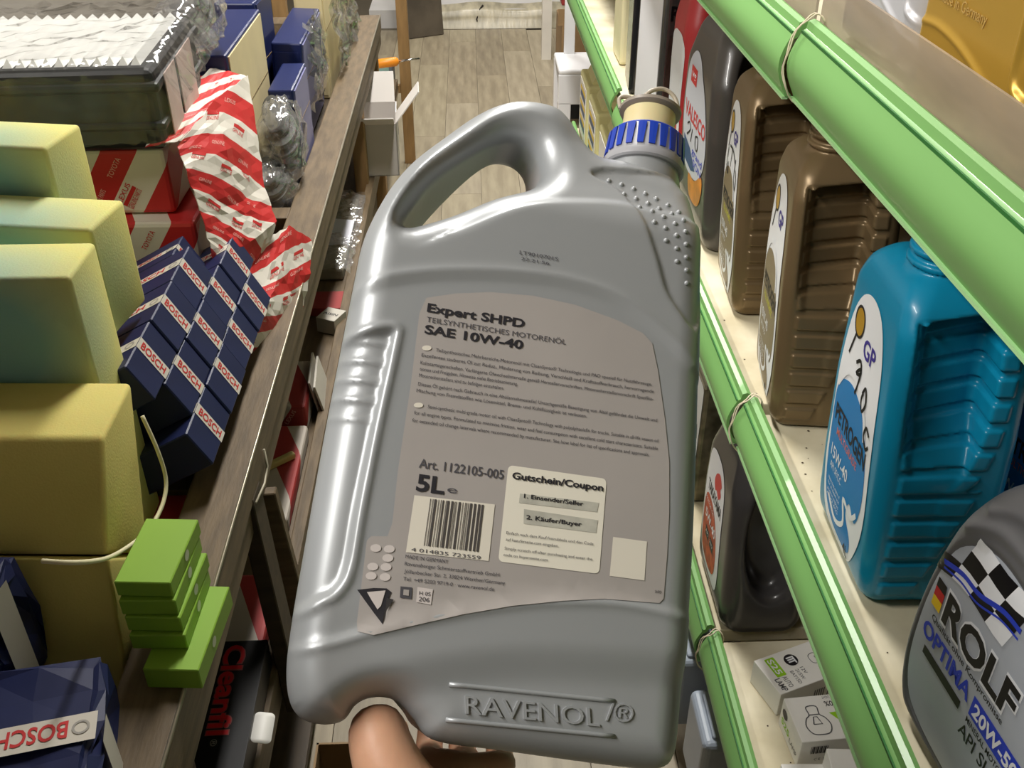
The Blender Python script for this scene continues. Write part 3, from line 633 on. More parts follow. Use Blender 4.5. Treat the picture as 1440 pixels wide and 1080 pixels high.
# the tall tin with a white sticker, a blue and yellow can, a cream can beside it
t = thing('oil_can', 'tall grey metal oil can with a white oval sticker', 'oil can', (0.415, 2.18, LV[1] + 0.001), (0, 0, math.radians(14)))
M_tin = mat('grey_tin', S(120, 120, 118), 0.22, metal=0.75, var=0.08); M_tinw = mat('bright_tin', S(226, 226, 226), 0.18, metal=0.85)
box('body', 0, 0.12, 0, 0.15, 0.004, 0.36, M_tin, t, bev=0.012, seg=4); box('seam', -0.0015, 0.121, -0.0015, 0.1515, 0, 0.008, M_tinw, t, bev=0.003); box('panel', -0.0012, -0.0002, 0.016, 0.134, 0.02, 0.34, mat('label_glare_white', S(240, 240, 242), 0.15), t)  # white panel paints the bright reflection on the tin's aisle side
fm = lambda e: plane_map((0.0, -0.0006 - e, 0), (1, 0, 0), (0, 0, 1), (0, -1, 0), 0.0)
lbp = decal('dark_print', [poly2d(catmull([(0.012, 0.05), (0.012, 0.22), (0.03, 0.21), (0.042, 0.16), (0.044, 0.09), (0.03, 0.03)], 5))], fm(0), mat('tin_print_brown', S(72, 56, 50), 0.3, var=0.4, vscale=25), t)
decal('lettering', [fit('ROLF', 0.012, 0.262, 0.085, 0.03, 0.03)], fm(0.0006), mat('print_black', None), lbp)
decal('sticker', [ell2d(0.034, 0.20, 0.012, 0.034)], fm(0.0009), M_white, lbp)
decal('sticker_mark', [line2d([(0.034 + 0.006 * math.cos(a), 0.20 + 0.017 * math.sin(a)) for a in np.linspace(0, 6.28, 16)], 0.003)], fm(0.0013), mat('ink_dark', None), lbp)
t = thing('oil_can', 'black oil can with a blue and yellow band', 'oil can', (0.40, 2.52, LV[1] + 0.001), (0, 0, math.radians(-4)))
box('body', 0, 0.11, 0, 0.15, 0.0, 0.34, mat('black_gloss_tin', S(44, 44, 46), 0.2, metal=0.3), t, bev=0.01, seg=3)
for nm, za, zb, mm in (('blue_band', 0.10, 0.34, mat('label_deep_blue', None)), ('yellow_band', 0.165, 0.215, mat('flag_yellow', None)), ('white_band', 0.05, 0.10, mat('print_white', None))): box(nm, 0.03, 0.1105, -0.0012 - za * 0.002, 0.0, za, zb, mm, t)
t = thing('oil_can', 'cream and orange oil can behind the black can on the middle shelf', 'oil can', (0.41, 2.78, LV[1] + 0.001)); box('body', 0, 0.11, 0, 0.15, 0, 0.30, mat('cream_tin', S(232, 222, 180), 0.35), t, bev=0.01, seg=3); box('orange_side', 0.06, 0.111, -0.0012, 0, 0.02, 0.28, mat('orange_tin', S(206, 140, 74), 0.4), t)
# pale yellow ribbed cans below
M_cream = mat('pale_yellow_plastic', S(226, 218, 160), 0.4, var=0.05)
for i, (yy, zz) in enumerate(((2.72, 0.0), (3.02, 0.0), (3.30, 0.0))):
    t = thing('oil_can', ['pale yellow ribbed oil can nearest on the far lower shelf', 'pale yellow ribbed oil can in the middle of the far lower shelf', 'pale yellow oil can at the far end of the lower shelf'][i], 'oil can', (0.385, yy, LV[2] + 0.001), (0, 0, 0), 'pale yellow cans on the far lower shelf')
    box('body', 0, 0.12, 0, 0.22, 0, 0.235, M_cream, t, bev=0.01, seg=3)
    for k in range(4): box('rib', 0.012 + 0.026 * k, 0.026 + 0.026 * k, -0.006, 0.004, 0.01, 0.20, M_cream, t, bev=0.003)
    prism('shoulder', [(0.02, 0.235), (0.10, 0.235), (0.08, 0.262), (0.035, 0.262)], 0.03, 0.19, M_cream, t)
    box('label_panel', -0.0015, 0, 0.02, 0.20, 0.03, 0.215, mat('label_glare_white', None), t)
    if i >= 1:
        for k in range(3):
            zz0 = 0.06 + 0.05 * k; pz = plane_map((-0.0022, 0.19, zz0), (0, -1, 0), (0, 0, 1), (-1, 0, 0), 0)
            decal('blue_print', [poly2d([(0.01, 0), (0.16, 0.0), (0.15, 0.018), (0.02, 0.018)])], pz, mat('label_deep_blue', None), t)
            decal('yellow_print', [poly2d([(0.01, 0.022), (0.16, 0.022), (0.16, 0.036), (0.01, 0.036)])], pz, mat('flag_yellow', None), t)
# ---- lamp boxes on the lower shelf
M_card = mat('white_card', S(236, 234, 228), 0.55, var=0.03); M_lime = mat('print_lime', S(150, 204, 40), 0.5)
M_inkg = mat('print_grey', S(90, 90, 92), 0.6)
def card_box(name, label, q0, q1, q2, ztop, zbot, m, category='box', group=None, bev=0.0012):
    """q0 -> q1 first top edge, q0 -> q2 second top edge (pixels on the plane z = ztop); local x, y along them, z = 0 at the base"""
    a, b, c = [atz(*q, ztop) for q in (q0, q1, q2)]
    ex = b - a; L = np.linalg.norm(ex); ex /= L; ey = c - a; ey -= ex * (ey @ ex); W = np.linalg.norm(ey); ey /= W
    Mx = Matrix(((ex[0], ey[0], 0, a[0]), (ex[1], ey[1], 0, a[1]), (0, 0, 1, zbot), (0, 0, 0, 1)))
    if ex[0] * ey[1] - ex[1] * ey[0] < 0: raise ValueError(name)
    t = thing(name, label, category, matrix=Mx, group=group)
    box('carton', 0, L, 0, W, 0, ztop - zbot, m, t, bev=bev)
    return t, L, W, ztop - zbot
def bulb(cx, cy, s):
    out = [(cx + s * x, cy + s * y) for x, y in catmull([(0, -1.0), (0.5, -0.9), (0.72, -0.4), (0.55, 0.1), (0.3, 0.35), (0.3, 0.9), (-0.3, 0.9), (-0.3, 0.35), (-0.55, 0.1), (-0.72, -0.4), (-0.5, -0.9)], 4)]
    return [line2d(out + out[:1], s * 0.07), line2d([(cx - 0.3 * s, cy + 0.35 * s), (cx + 0.3 * s, cy + 0.35 * s)], s * 0.07), line2d([(cx - 0.25 * s, cy - 0.3 * s), (cx - 0.1 * s, cy + 0.2 * s), (cx + 0.1 * s, cy + 0.2 * s), (cx + 0.25 * s, cy - 0.3 * s), (cx - 0.25 * s, cy - 0.3 * s)], s * 0.07)]
zt = LV[2] + 0.048
t, L, W, Hh = card_box('lamp_box', 'white car lamp box with lime S25 lettering, nearest the charcoal jug', (1060, 929), (1098, 977), (1143, 890), zt, LV[2] + 0.0005, M_card, group='car lamp boxes on the lower shelf')
pm_ = plane_map((0, 0, Hh), (1, 0, 0), (0, 1, 0), (0, 0, 1), 0.0005)
decal('lime_panel', [rrect2d(0.08 * L, 0.60 * L, 0.12 * W, 0.26 * W, 0.002)], pm_, M_lime, t)
decal('lettering', [fit('S25', 0.12 * L, 0.145 * W, 0.42 * L, 0.085 * W, 0.02)], plane_map((0, 0, Hh), (1, 0, 0), (0, 1, 0), (0, 0, 1), 0.0008), M_white, t)
decal('lettering', [fit('AUTO', 0.62 * L, 0.17 * W, 0.30 * L, 0.07 * W), fit('LAMP', 0.62 * L, 0.06 * W, 0.34 * L, 0.08 * W, 0.02), fit('12V', 0.55 * L, 0.48 * W, 0.18 * L, 0.05 * W), fit('21/5W', 0.56 * L, 0.40 * W, 0.28 * L, 0.05 * W), fit('BAY15D', 0.56 * L, 0.32 * W, 0.36 * L, 0.05 * W)], pm_, M_inkg, t)
decal('round_mark', [ell2d(0.30 * L, 0.45 * W, 0.011, 0.011)], pm_, M_inkd, t)
decal('round_mark_bars', [rect2d(0.30 * L - 0.006 + 0.004 * k, 0.30 * L - 0.0035 + 0.004 * k, 0.45 * W - 0.006, 0.45 * W + 0.004) for k in range(3)] + [rect2d(0.30 * L - 0.006, 0.30 * L + 0.008, 0.45 * W + 0.004, 0.45 * W + 0.0065)], plane_map((0, 0, Hh), (1, 0, 0), (0, 1, 0), (0, 0, 1), 0.0008), M_white, t)
decal('bulb_drawing', bulb(0.45 * L, 0.80 * W, 0.014), pm_, M_inkg, t)
decal('lettering', [rect2d(L + 0, L, 0, 0)] if False else [fit('||||| |||', 0.55 * W, 0.012, 0.30 * W, 0.016, 0.02)], plane_map((L, 0, 0), (0, 1, 0), (0, 0, 1), (1, 0, 0), 0.0005), M_inkg, t)
t, L, W, Hh = card_box('lamp_box', 'white car lamp box with bulb drawing, +50% and lime triangle', (1102, 982), (1128, 1044), (1176, 975), LV[2] + 0.056, LV[2] + 0.0005, M_card, group='car lamp boxes on the lower shelf')
pm_ = plane_map((0, 0, Hh), (1, 0, 0), (0, 1, 0), (0, 0, 1), 0.0005)
decal('bulb_drawing', [at(s, 0, 0) for s in [(np.stack([0.55 * L - (v_[:, 1]), 0.42 * W + v_[:, 0]], 1), f_) for v_, f_ in bulb(0, 0, 0.33 * L)]], pm_, M_inkg, t)
decal('lettering', [at(fit('+50%', 0, 0, 0.30 * W, 0.12 * L, 0.01), 0.16 * L + 0.0, 0.99 * W, -math.pi / 2)], pm_, M_inkd, t)
decal('lettering', [at(fit('MORE LIGHT', 0, 0, 0.30 * W, 0.06 * L), 0.04 * L, 0.99 * W, -math.pi / 2)], pm_, M_inkg, t)
decal('lime_triangle', [poly2d([(0.42 * L, 0.70 * W), (0.40 * L, 0.995 * W), (0.85 * L, 0.995 * W)])], pm_, M_lime, t)
pf = plane_map((L, 0, 0), (0, 1, 0), (0, 0, 1), (1, 0, 0), 0.0005)
decal('barcode', [rect2d(0.2 * W + 0.0018 * k, 0.2 * W + 0.0018 * k + 0.0006 + 0.0005 * (k % 3), 0.5 * Hh, 0.78 * Hh) for k in range(14)], pf, M_inkd, t)
decal('lettering', [fit('C E  D', 0.3 * W, 0.22 * Hh, 0.22 * W, 0.1 * Hh)], pf, M_inkg, t)
pg = plane_map((L, 0, 0), (-1, 0, 0), (0, 0, 1), (0, -1, 0), 0.0005)
pg = plane_map((0, 0, 0), (1, 0, 0), (0, 0, 1), (0, -1, 0), 0.0005)
decal('round_mark', [ell2d(0.2 * L, 0.68 * Hh, 0.009, 0.008)], pg, M_inkd, t)
decal('lettering', [fit('S25', 0.1 * L, 0.28 * Hh, 0.4 * L, 0.2 * Hh, 0.02)], pg, M_lime, t); decal('lettering', [fit('LAMP', 0.55 * L, 0.22 * Hh, 0.36 * L, 0.16 * Hh)], pg, M_inkg, t)
t, L, W, Hh = card_box('lamp_box', 'white car lamp box at the bottom edge, under the rail', (1162, 1052), (1178, 1112), (1222, 1020), LV[2] + 0.062, LV[2] + 0.0005, M_card, group='car lamp boxes on the lower shelf')
decal('bulb_drawing', bulb(0.5 * W, 0.5 * Hh, 0.3 * Hh), plane_map((0, 0, 0), (0, -1, 0), (0, 0, 1), (-1, 0, 0), 0.0005) if False else plane_map((0, 0, 0), (1, 0, 0), (0, 0, 1), (0, -1, 0), 0.0005), M_inkg, t)
t, L, W, Hh = card_box('lamp_box', 'low white car lamp box in front of the barcode end, at the bottom edge', (1098, 1074), (1118, 1150), (1158, 1066), LV[2] + 0.028, LV[2] + 0.0005, M_card, group='car lamp boxes on the lower shelf')
# ---- pale blue-grey jugs on the bottom shelf
M_pale = mat('pale_blue_grey_plastic', S(160, 170, 184), 0.4, var=0.04)
for i, (x, y, hh) in enumerate(((0.355, 1.125, 0.165), (0.365, 0.965, 0.16))):
    t = thing('fluid_bottle', ['pale blue-grey square bottle low on the bottom shelf, further from the camera', 'pale blue-grey square bottle low on the bottom shelf, at the bottom edge'][i], 'bottle', (x, y, 0.071), group='pale bottles on the bottom shelf')
    box('body', -0.028, 0.09, 0, 0.115, 0.001, hh, M_pale, t, bev=0.012, seg=4); box('top_panel', -0.012, 0.075, 0.012, 0.10, hh - 0.002, hh + 0.006, M_pale, t, bev=0.005, seg=2)
    v, fc = lathe([(0.026, 0), (0.026, 0.006), (0.022, 0.008), (0.022, 0.016), (0.026, 0.018), (0.026, 0.03), (0.022, 0.034)], 36); o = put('cap', mesh_from('cap', v, fc), M_pale, t); smooth_by_angle(o); o.location = (0.045, 0.058, hh + 0.004)
# ================================================================== THE HELD CANISTER
def hero_frame(t, p, r, c, D):
    b = -FW
    v = math.cos(t) * UP - math.sin(t) * b; n = math.cos(t) * b + math.sin(t) * UP
    u = math.cos(p) * RT - math.sin(p) * n; n = math.cos(p) * n + math.sin(p) * RT
    U = math.cos(r) * u - math.sin(r) * v; V = math.cos(r) * v + math.sin(r) * u
    return CC + ray(*c) * (D / F), U, V, n
HO, HU, HV, HN = hero_frame(math.radians(14), math.radians(12), math.radians(6), (700, 600), 0.52)
def L2(px, py, off=0.0):
    d = ray(px, py); O = HO + HN * off; t = ((O - CC) @ HN) / (d @ HN); q = CC + d * t - O; return (q @ HU, q @ HV)
VB = L2(700, 1055, -0.03)[1]
def Lp(px, py, off=0.0): a = L2(px, py, off); return (a[0], a[1] - VB)
sil = [(737, 139), (700, 145), (660, 165), (620, 196), (580, 236), (546, 282), (521, 325), (506, 362), (497, 405), (480, 490), (455, 620), (425, 790), (411, 872), (403, 940), (408, 985), (425, 1008), (455, 1016), (482, 1010), (497, 990), (515, 980), (540, 979), (560, 988), (580, 1010), (606, 1038), (700, 1052), (800, 1066), (880, 1076), (915, 1076), (933, 1058), (941, 1000), (955, 800), (963, 600), (968, 420), (972, 300), (962, 268), (940, 245), (880, 224), (845, 218), (822, 196), (803, 166), (780, 147)]
HOUT = catmull([Lp(x, y, -0.035) for x, y in sil], 4)
HHOLE = catmull([Lp(x, y, -0.055) for x, y in [(558, 356), (583, 312), (612, 280), (645, 251), (676, 228), (700, 217), (724, 220), (741, 234), (748, 255), (746, 278), (728, 296), (680, 313), (615, 342)]], 4)
ARCH_T = catmull([Lp(x, y) for x, y in [(496, 412), (530, 396), (580, 387), (640, 383), (720, 385), (800, 396), (870, 420), (930, 465), (975, 510)]], 5, False)
ARCH_B = catmull([Lp(x, y) for x, y in [(404, 918), (470, 905), (530, 888), (620, 868), (720, 852), (800, 847), (880, 851), (975, 872)]], 5, False)
CREASE = catmull([Lp(x, y) for x, y in [(430, 985), (470, 960), (540, 934), (640, 914), (760, 905), (975, 915)]], 5, False)
GRIPP = catmull([Lp(x, y) for x, y in [(470, 482), (490, 468), (535, 457), (560, 460), (558, 485), (534, 595), (510, 715), (496, 795), (480, 830), (455, 846), (400, 856), (420, 700), (450, 560)]], 5)
SHL = catmull([Lp(x, y) for x, y in [(640, 322), (700, 296), (760, 281), (850, 277), (905, 283), (985, 300)]], 5, False)
DOTP = catmull([Lp(x, y) for x, y in [(845, 222), (882, 250), (905, 300), (925, 360), (945, 420), (990, 450), (1000, 240), (900, 215)]], 4)
def hero_T(X, Y, g):
    T = 0.054 - 0.024 * sstep(VT0, VT1, Y)
    d, _, sd = polydist(ARCH_T, X, Y, False); dd = d * sd
    T = T + 0.0016 * np.exp(-((dd - 0.000) / 0.0035) ** 2) - 0.0014 * sstep(-0.003, 0.001, dd)
    d, _, sd = polydist(ARCH_B, X, Y, False); db = d * sd
    T = T + 0.0024 * np.exp(-(d / 0.0030) ** 2) + 0.0012 * sstep(0.0, 0.006, db)
    d, _, sd = polydist(CREASE, X, Y, False); dc = d * sd
    T = T - 0.0050 * sstep(-0.002, 0.022, dc)
    d, ins, _ = polydist(GRIPP, X, Y); dg = np.where(ins, d, -d)
    T = T + 0.0016 * np.exp(-(d / 0.0022) ** 2) - 0.0032 * sstep(0.001, 0.006, dg)
    T = T + 0.0016 * sstep(0.003, 0.006, dg) * np.exp(-((((Y - 0.15) / 0.0105) % 1.0 - 0.5) / 0.16) ** 2) * sstep(0.150, 0.160, Y)
    d, _, sd = polydist(SHL, X, Y, False)
    T = T - 0.0035 * sstep(-0.003, 0.004, -d * sd) * (1 - sstep(0.01, 0.045, d)) * sstep(-0.06, -0.02, X)
    d, ins, _ = polydist(DOTP, X, Y); dg = np.where(ins, d, -d)
    T = T - 0.0025 * sstep(-0.0015, 0.0015, dg)
    return T
VT0 = Lp(760, 300)[1]; VT1 = Lp(760, 150)[1]
hero = Slab(HOUT, [HHOLE], 0.019, hero_T, zc=-0.054, h=0.0012)
HP, HQ = hero.mesh(0.0017)
HB = HO + HV * VB
HM = Matrix(((HU[0], HV[0], HN[0], HB[0]), (HU[1], HV[1], HN[1], HB[1]), (HU[2], HV[2], HN[2], HB[2]), (0, 0, 0, 1)))
M_silver = mat('silver_plastic', S(158, 161, 163), 0.38, metal=0.25, var=0.02, vscale=5)
hb = thing('oil_canister', 'large silver-grey oil canister held up in the middle of the aisle', 'oil canister', matrix=HM)
hero_mesh = fast_mesh('body', HP, HQ)
put('body', hero_mesh, M_silver, hb)
hm = lambda e: cast_map(hero, (0, 0, 0.03), (0, 0, -1), (1, 0, 0), (0, 1, 0), 0.10, e, n=60)
# label film
lp = [(600, 418), (640, 412), (690, 410), (750, 415), (810, 428), (870, 450), (905, 468), (918, 482), (926, 520), (936, 590), (942, 650), (942, 720), (939, 780), (934, 842), (928, 848), (900, 846), (850, 842), (790, 845), (720, 852), (650, 864), (580, 880), (525, 893), (503, 888), (502, 875), (516, 760), (522, 754), (545, 754), (552, 735), (560, 660), (578, 540), (590, 440)]
M_film = mat('label_film', S(170, 164, 160), 0.40, metal=0.15, var=0.06, vscale=7)
hl = decal('label', [poly2d([Lp(*q) for q in lp])], hm(0.0005), M_film, hb, 0.006)
M_ink = mat('hero_ink', S(38, 37, 42), 0.5); M_ink2 = mat('hero_ink_grey', S(74, 73, 78), 0.5); M_stick = mat('sticker_cream', S(214, 208, 194), 0.45)
def hfit(s, a, b, hpx, **k):
    """text from pixel a (left baseline) to pixel b (right baseline), cap height in pixels"""
    A, B = Lp(*a), Lp(*b); return fit(s, A[0], (A[1] + B[1]) / 2, B[0] - A[0], hpx * 0.52 / F, **k)
Z5 = lambda x, y: (560 + x / 3.6, 400 + y / 3.6)
Z6 = lambda x, y: (490 + x / 3.064, 640 + y / 3.064)
Z8 = lambda x, y: (400 + x / 2.571, 700 + y / 2.571)
decal('lettering', [hfit('Expert SHPD', Z5(145, 140), Z5(640, 212), 13, bold=0.03), hfit('SAE 10W-40', Z5(132, 248), Z5(632, 322), 13, bold=0.03), hfit('5L', Z6(290, 153), Z6(412, 164), 23, bold=0.03)], hm(0.0009), M_ink, hl, 0.02)
decal('lettering', [hfit('TEILSYNTHETISCHES MOTORENÖL', Z5(142, 190), Z5(850, 300), 8), hfit('Art. 1122105-005', Z6(303, 52), Z6(668, 103), 13, bold=0.012), hfit('e', Z6(425, 160), Z6(468, 164), 10)], hm(0.0009), M_ink2, hl, 0.02)
para = [('Teilsynthetisches Mehrbereichs-Motorenöl mit CleanSynto® Technologie und PAO speziell für Nutzfahrzeuge.', (190, 332), (1285, 518)), ('Exzellentes sauberes Öl zur Reduz., Minderung von Reibung, Verschleiß und Kraftstoffverbrauch, hervorragende', (118, 360), (1295, 552)), ('Kaltstarteigenschaften. Verlängerte Ölwechselintervalle gemäß Herstellervorschriften. Motorenherstellervorschrift Spezifika-', (112, 398), (1292, 590)), ('tionen und Freigaben. Hinweise siehe Betriebsanleitung.', (108, 436), (605, 508)), ('Motorenherstellers sind zu befolgen einzuhalten.', (104, 470), (535, 528)), ('Dieses Öl gehört nach Gebrauch in eine Altölannahmestelle! Unsachgemäße Beseitigung von Altöl gefährdet die Umwelt und', (100, 508), (1312, 696)), ('Mischung von Fremdstoffen wie Lösemittel, Brems- und Kühlflüssigkeit ist verboten.', (92, 545), (955, 672)),
        ('Semi-synthetic multi-grade motor oil with CleanSynto® Technology with polyalphaolefin for trucks. Suitable in all-life season oil', (150, 622), (1318, 802)), ('for all engine types. Formulated to minimise friction, wear and fuel consumption with excellent cold start characteristics. Suitable', (80, 655), (1315, 838)), ('for extended oil change intervals where recommended by manufacturer. See how label for list of specifications and approvals.', (70, 695), (1272, 868))]
decal('small_print', [hfit(s, Z5(*a), Z5(*b), 5.2) for s, a, b in para], hm(0.0009), mat('hero_ink_small', S(72, 70, 74), 0.5), hl, 0.03)
def hpoly(pts): return poly2d([Lp(*q) for q in pts])
decal('oval_mark', [hpoly([(Z5(145 + 24 * math.cos(a), 320 + 13 * math.sin(a))) for a in np.linspace(0, 6.0, 14)])], hm(0.0009), M_stick, hl)
decal('oval_mark', [hpoly([(Z5(103 + 24 * math.cos(a), 610 + 13 * math.sin(a))) for a in np.linspace(0, 6.0, 14)])], hm(0.0009), M_stick, hl)
# barcode panel
def hq(a, b, c, d): return hpoly([a, b, c, d])
bcp = decal('barcode_panel', [hq(Z6(285, 172), Z6(632, 212), Z6(605, 456), Z6(248, 418))], hm(0.0008), M_stick, hl, 0.01)
random.seed(3); bars = []; x = 0.20
while x < 0.84:
    wd = random.choice((0.008, 0.008, 0.018, 0.028)); 
    P4 = lambda u, v: Z6(285 + (632 - 285) * u - (37 - 10 * u) * v, 172 + 40 * u + 244 * v)
    bars.append(hq(P4(x, 0.03), P4(x + wd, 0.03), P4(x + wd, 0.86), P4(x, 0.86))); x += wd + random.choice((0.010, 0.014, 0.022))
decal('barcode', bars, hm(0.0011), mat('barcode_ink', S(70, 66, 64), 0.6), bcp)
decal('lettering', [hfit('4 014835 723559', P4(0.06, 0.985), P4(0.9, 0.985), 5)], hm(0.0011), M_ink2, bcp)
# coupon
cpn = decal('coupon', [(lambda A, B, C_, D_: poly2d(rrect2d(A[0], B[0], C_[1], A[1], 0.0025)[0]))(Lp(*Z6(690, 42)), Lp(*Z6(1114, 102)), Lp(*Z6(648, 458)), Lp(*Z6(1086, 515)))], hm(0.0008), mat('coupon_paper', S(222, 217, 202), 0.5), hl, 0.01)
decal('lettering', [hfit('Gutschein/Coupon', Z6(705, 100), Z6(1097, 155), 9.5, bold=0.03), hfit('1. Einsender/Seller', Z6(755, 190), Z6(1012, 212), 6, bold=0.02), hfit('2. Käufer/Buyer', Z6(765, 280), Z6(1005, 302), 6, bold=0.02)], hm(0.0013), M_ink, cpn, 0.02)
M_scr = mat('scratch_grey', S(176, 174, 162), 0.7, var=0.15, vscale=80)
decal('scratch_field', [hq(Z6(740, 165), Z6(1080, 205), Z6(1072, 245), Z6(735, 205))], hm(0.0010), M_scr, cpn); decal('scratch_field', [hq(Z6(757, 232), Z6(1076, 280), Z6(1068, 335), Z6(755, 295))], hm(0.0010), M_scr, cpn)
decal('small_print', [hfit(s, Z6(*a), Z6(*b), 4) for s, a, b in (('Einfach nach dem Kauf freirubbeln und den Code', (680, 340), (1055, 388)), ('auf kaeuferseite.com eingeben.', (678, 365), (905, 400)), ('Simply scratch off after purchasing and enter the', (672, 405), (1050, 455)), ('code on buyersseite.com', (668, 432), (858, 460)))], hm(0.0013), mat('hero_ink_small', None), cpn, 0.03)
# plain patch where a square code sits
decal('blank_patch', [hq(Z6(1142, 352), Z6(1288, 372), Z6(1277, 540), Z6(1127, 520))], hm(0.0008), M_stick, hl, 0.01)
decal('small_print', [hfit(s, Z6(*a), Z6(*b), 5) for s, a, b in (('MADE IN GERMANY', (245, 445), (430, 465)), ('Ravensberger Schmierstoffvertrieb GmbH', (242, 475), (650, 522)), ('Jöllenbecker Str. 2, 33824 Werther/Germany', (240, 505), (675, 560)), ('Tel. +49 5203 9719-0 · www.ravenol.de', (235, 540), (628, 585)))], hm(0.0009), M_ink2, hl, 0.03)
decal('small_print', [hfit('SHPD', Z6(1322, 592), Z6(1350, 598), 4)], hm(0.0009), M_ink, hl)
decal('recycling_marks', [hpoly([Z6(cx + 24 * math.cos(a), cy + 17 * math.sin(a)) for a in np.linspace(0, 5.9, 12)]) for cx, cy in ((118, 400), (176, 404), (170, 443), (105, 480), (162, 482), (98, 520), (158, 525))], hm(0.0009), mat('mark_pale', S(198, 190, 186), 0.45), hl, kind='stuff')
decal('square_mark', [hq(Z6(225, 565), Z6(275, 570), Z6(272, 620), Z6(222, 614))], hm(0.0009), M_ink2, hl); decal('square_mark_centre', [hq(Z6(238, 578), Z6(262, 581), Z6(260, 606), Z6(236, 603))], hm(0.0012), M_film, hl)
decal('square_mark', [hq(Z6(298, 568), Z6(365, 578), Z6(356, 645), Z6(292, 632))], hm(0.0009), mat('mark_pale', None), hl); decal('lettering', [hfit('H 05', Z6(304, 600), Z6(352, 608), 5), hfit('206', Z6(302, 628), Z6(348, 634), 6)], hm(0.0012), M_ink2, hl)
decal('pennant_logo', [hpoly([Z6(38, 580), Z6(110, 572), Z6(165, 574), Z6(185, 590), Z6(158, 660), Z6(146, 728), Z6(110, 680), Z6(70, 625)])], hm(0.0009), M_ink, hl); decal('pennant_pale', [hpoly([Z6(80, 590), Z6(160, 583), Z6(140, 650), Z6(125, 665), Z6(100, 625)])], hm(0.0012), mat('mark_pale', None), hl)  # pale field printed inside the pennant
decal('pennant_tip', [hpoly([Z6(165, 615), Z6(195, 622), Z6(165, 668), Z6(148, 728)])], hm(0.0014), mat('pennant_grey', S(90, 88, 90), 0.4, metal=0.5), hl)
# batch code printed on the shoulder
decal('batch_code', [hfit('LT9010701S', (730, 359), (784, 366), 6), hfit('22:21:56', (732, 367), (772, 372), 5)], hm(0.0006), M_ink2, hb)
# raised lettering at the foot
def raised(name, s, a, b, hpx, hgt, m, parent, e=0.0, bold=0.0, shear=0.0):
    sh = hfit(s, a, b, hpx, bold=bold, shear=shear); n0 = len(sh[0]); top = hm(hgt)(sh[0]); botm = hm(-0.001)(sh[0])
    ed = {}
    for q in sh[1]:
        for i in range(len(q)): k = (q[i], q[(i + 1) % len(q)]); ed[k] = ed.get(k, 0) + 1
    fc = list(sh[1]) + [(b_, a_, a_ + n0, b_ + n0) for (a_, b_) in ed if (b_, a_) not in ed]
    return put(name, mesh_from(name, list(top) + list(botm), fc), m, parent)
raised('raised_lettering', 'RAVENOL', Z8(650, 790), Z8(1150, 822), 24, 0.0012, M_silver, hb, bold=0.0, shear=-0.12)
raised('raised_mark', '/®', Z8(1172, 806), Z8(1270, 818), 24, 0.0010, M_silver, hb)
for a, b in (((600, 676), (1205, 738)), ((590, 806), (1205, 866))):
    n_ = 12; pts = [Lp(*Z8(a[0] + (b[0] - a[0]) * k / n_, a[1] + (b[1] - a[1]) * k / n_)) for k in range(n_ + 1)]
    tube('raised_line', [tuple(q) for q in hm(0.0000)(np.array(pts))], 0.0012, M_silver, hb, seg=8)
# grip dots
bmd = bmesh.new(); dots = []
for row, (x0, y0) in enumerate([(871, 233), (889, 239), (906, 246), (922, 254), (937, 263), (952, 274), (966, 286)]):
    for k in range(8):
        x = x0 + k * 0.4; y = y0 + k * 18.3
        if k > row: continue
        dots.append(Lp(x + 0, y))
dp = hm(0.0)(np.array(dots))
for p in dp:
    bmesh.ops.create_icosphere(bmd, subdivisions=2, radius=0.0016, matrix=Matrix.Translation(p))
put('grip_dots', bm_mesh(bmd, 'grip_dots'), M_silver, hb, True, kind='stuff')
# neck, blue-ribbed collar, cream spout and pull loop; axis = local +y
CT = Lp(903, 236, -0.054); CR = 0.0205
cr_ = bpy.data.objects.new('cap', None); col.objects.link(cr_); cr_.parent = hb; cr_.location = (CT[0], CT[1] - 0.0115, -0.054); cr_.rotation_euler = (-math.pi / 2, 0, math.radians(-3)); cr_.scale = (1.12, 1.12, 1.08)
M_ringgrey = mat('collar_grey', S(150, 150, 154), 0.4); M_blue = mat('collar_blue', S(30, 62, 170), 0.35, var=0.05); M_spout = mat('spout_cream', S(222, 208, 160), 0.4, sss=0.2, var=0.05); M_rim = mat('spout_rim', S(150, 140, 128), 0.4)
v, fc = lathe([(0.0215, -0.016), (0.0220, 0.0), (0.0205, 0.006), (0.0205, 0.012)], 48); o = put('neck', mesh_from('neck', v, fc), M_silver, cr_); smooth_by_angle(o)
v, fc = lathe([(0.0222, 0.007), (0.0232, 0.008), (0.0232, 0.012), (0.0222, 0.0135), (0.0212, 0.0285), (0.0200, 0.030), (0.010, 0.030)], 60); o = put('collar', mesh_from('collar', v, fc), M_ringgrey, cr_); smooth_by_angle(o)
seg_ = []
for k in range(22):
    a0 = 2 * math.pi * k / 22; bmv = []; 
    for zz, rr_, hw in ((0.0142, 0.0227, 0.075), (0.0285, 0.0217, 0.108)):
        for an in (-hw, 0, hw): bmv.append(((rr_ + 0.0004) * math.cos(a0 + an), (rr_ + 0.0004) * math.sin(a0 + an), zz))
    for zz, rr_, hw in ((0.0142, 0.0215, 0.075), (0.0285, 0.0205, 0.108)):
        for an in (-hw, 0, hw): bmv.append((rr_ * math.cos(a0 + an), rr_ * math.sin(a0 + an), zz))
    fcs = [(0, 1, 4, 3), (1, 2, 5, 4), (6, 9, 10, 7), (7, 10, 11, 8), (0, 3, 9, 6), (2, 8, 11, 5), (0, 6, 7, 1), (1, 7, 8, 2), (3, 4, 10, 9), (4, 5, 11, 10)]
    put('blue_rib', mesh_from('blue_rib', bmv, fcs), M_blue, cr_)
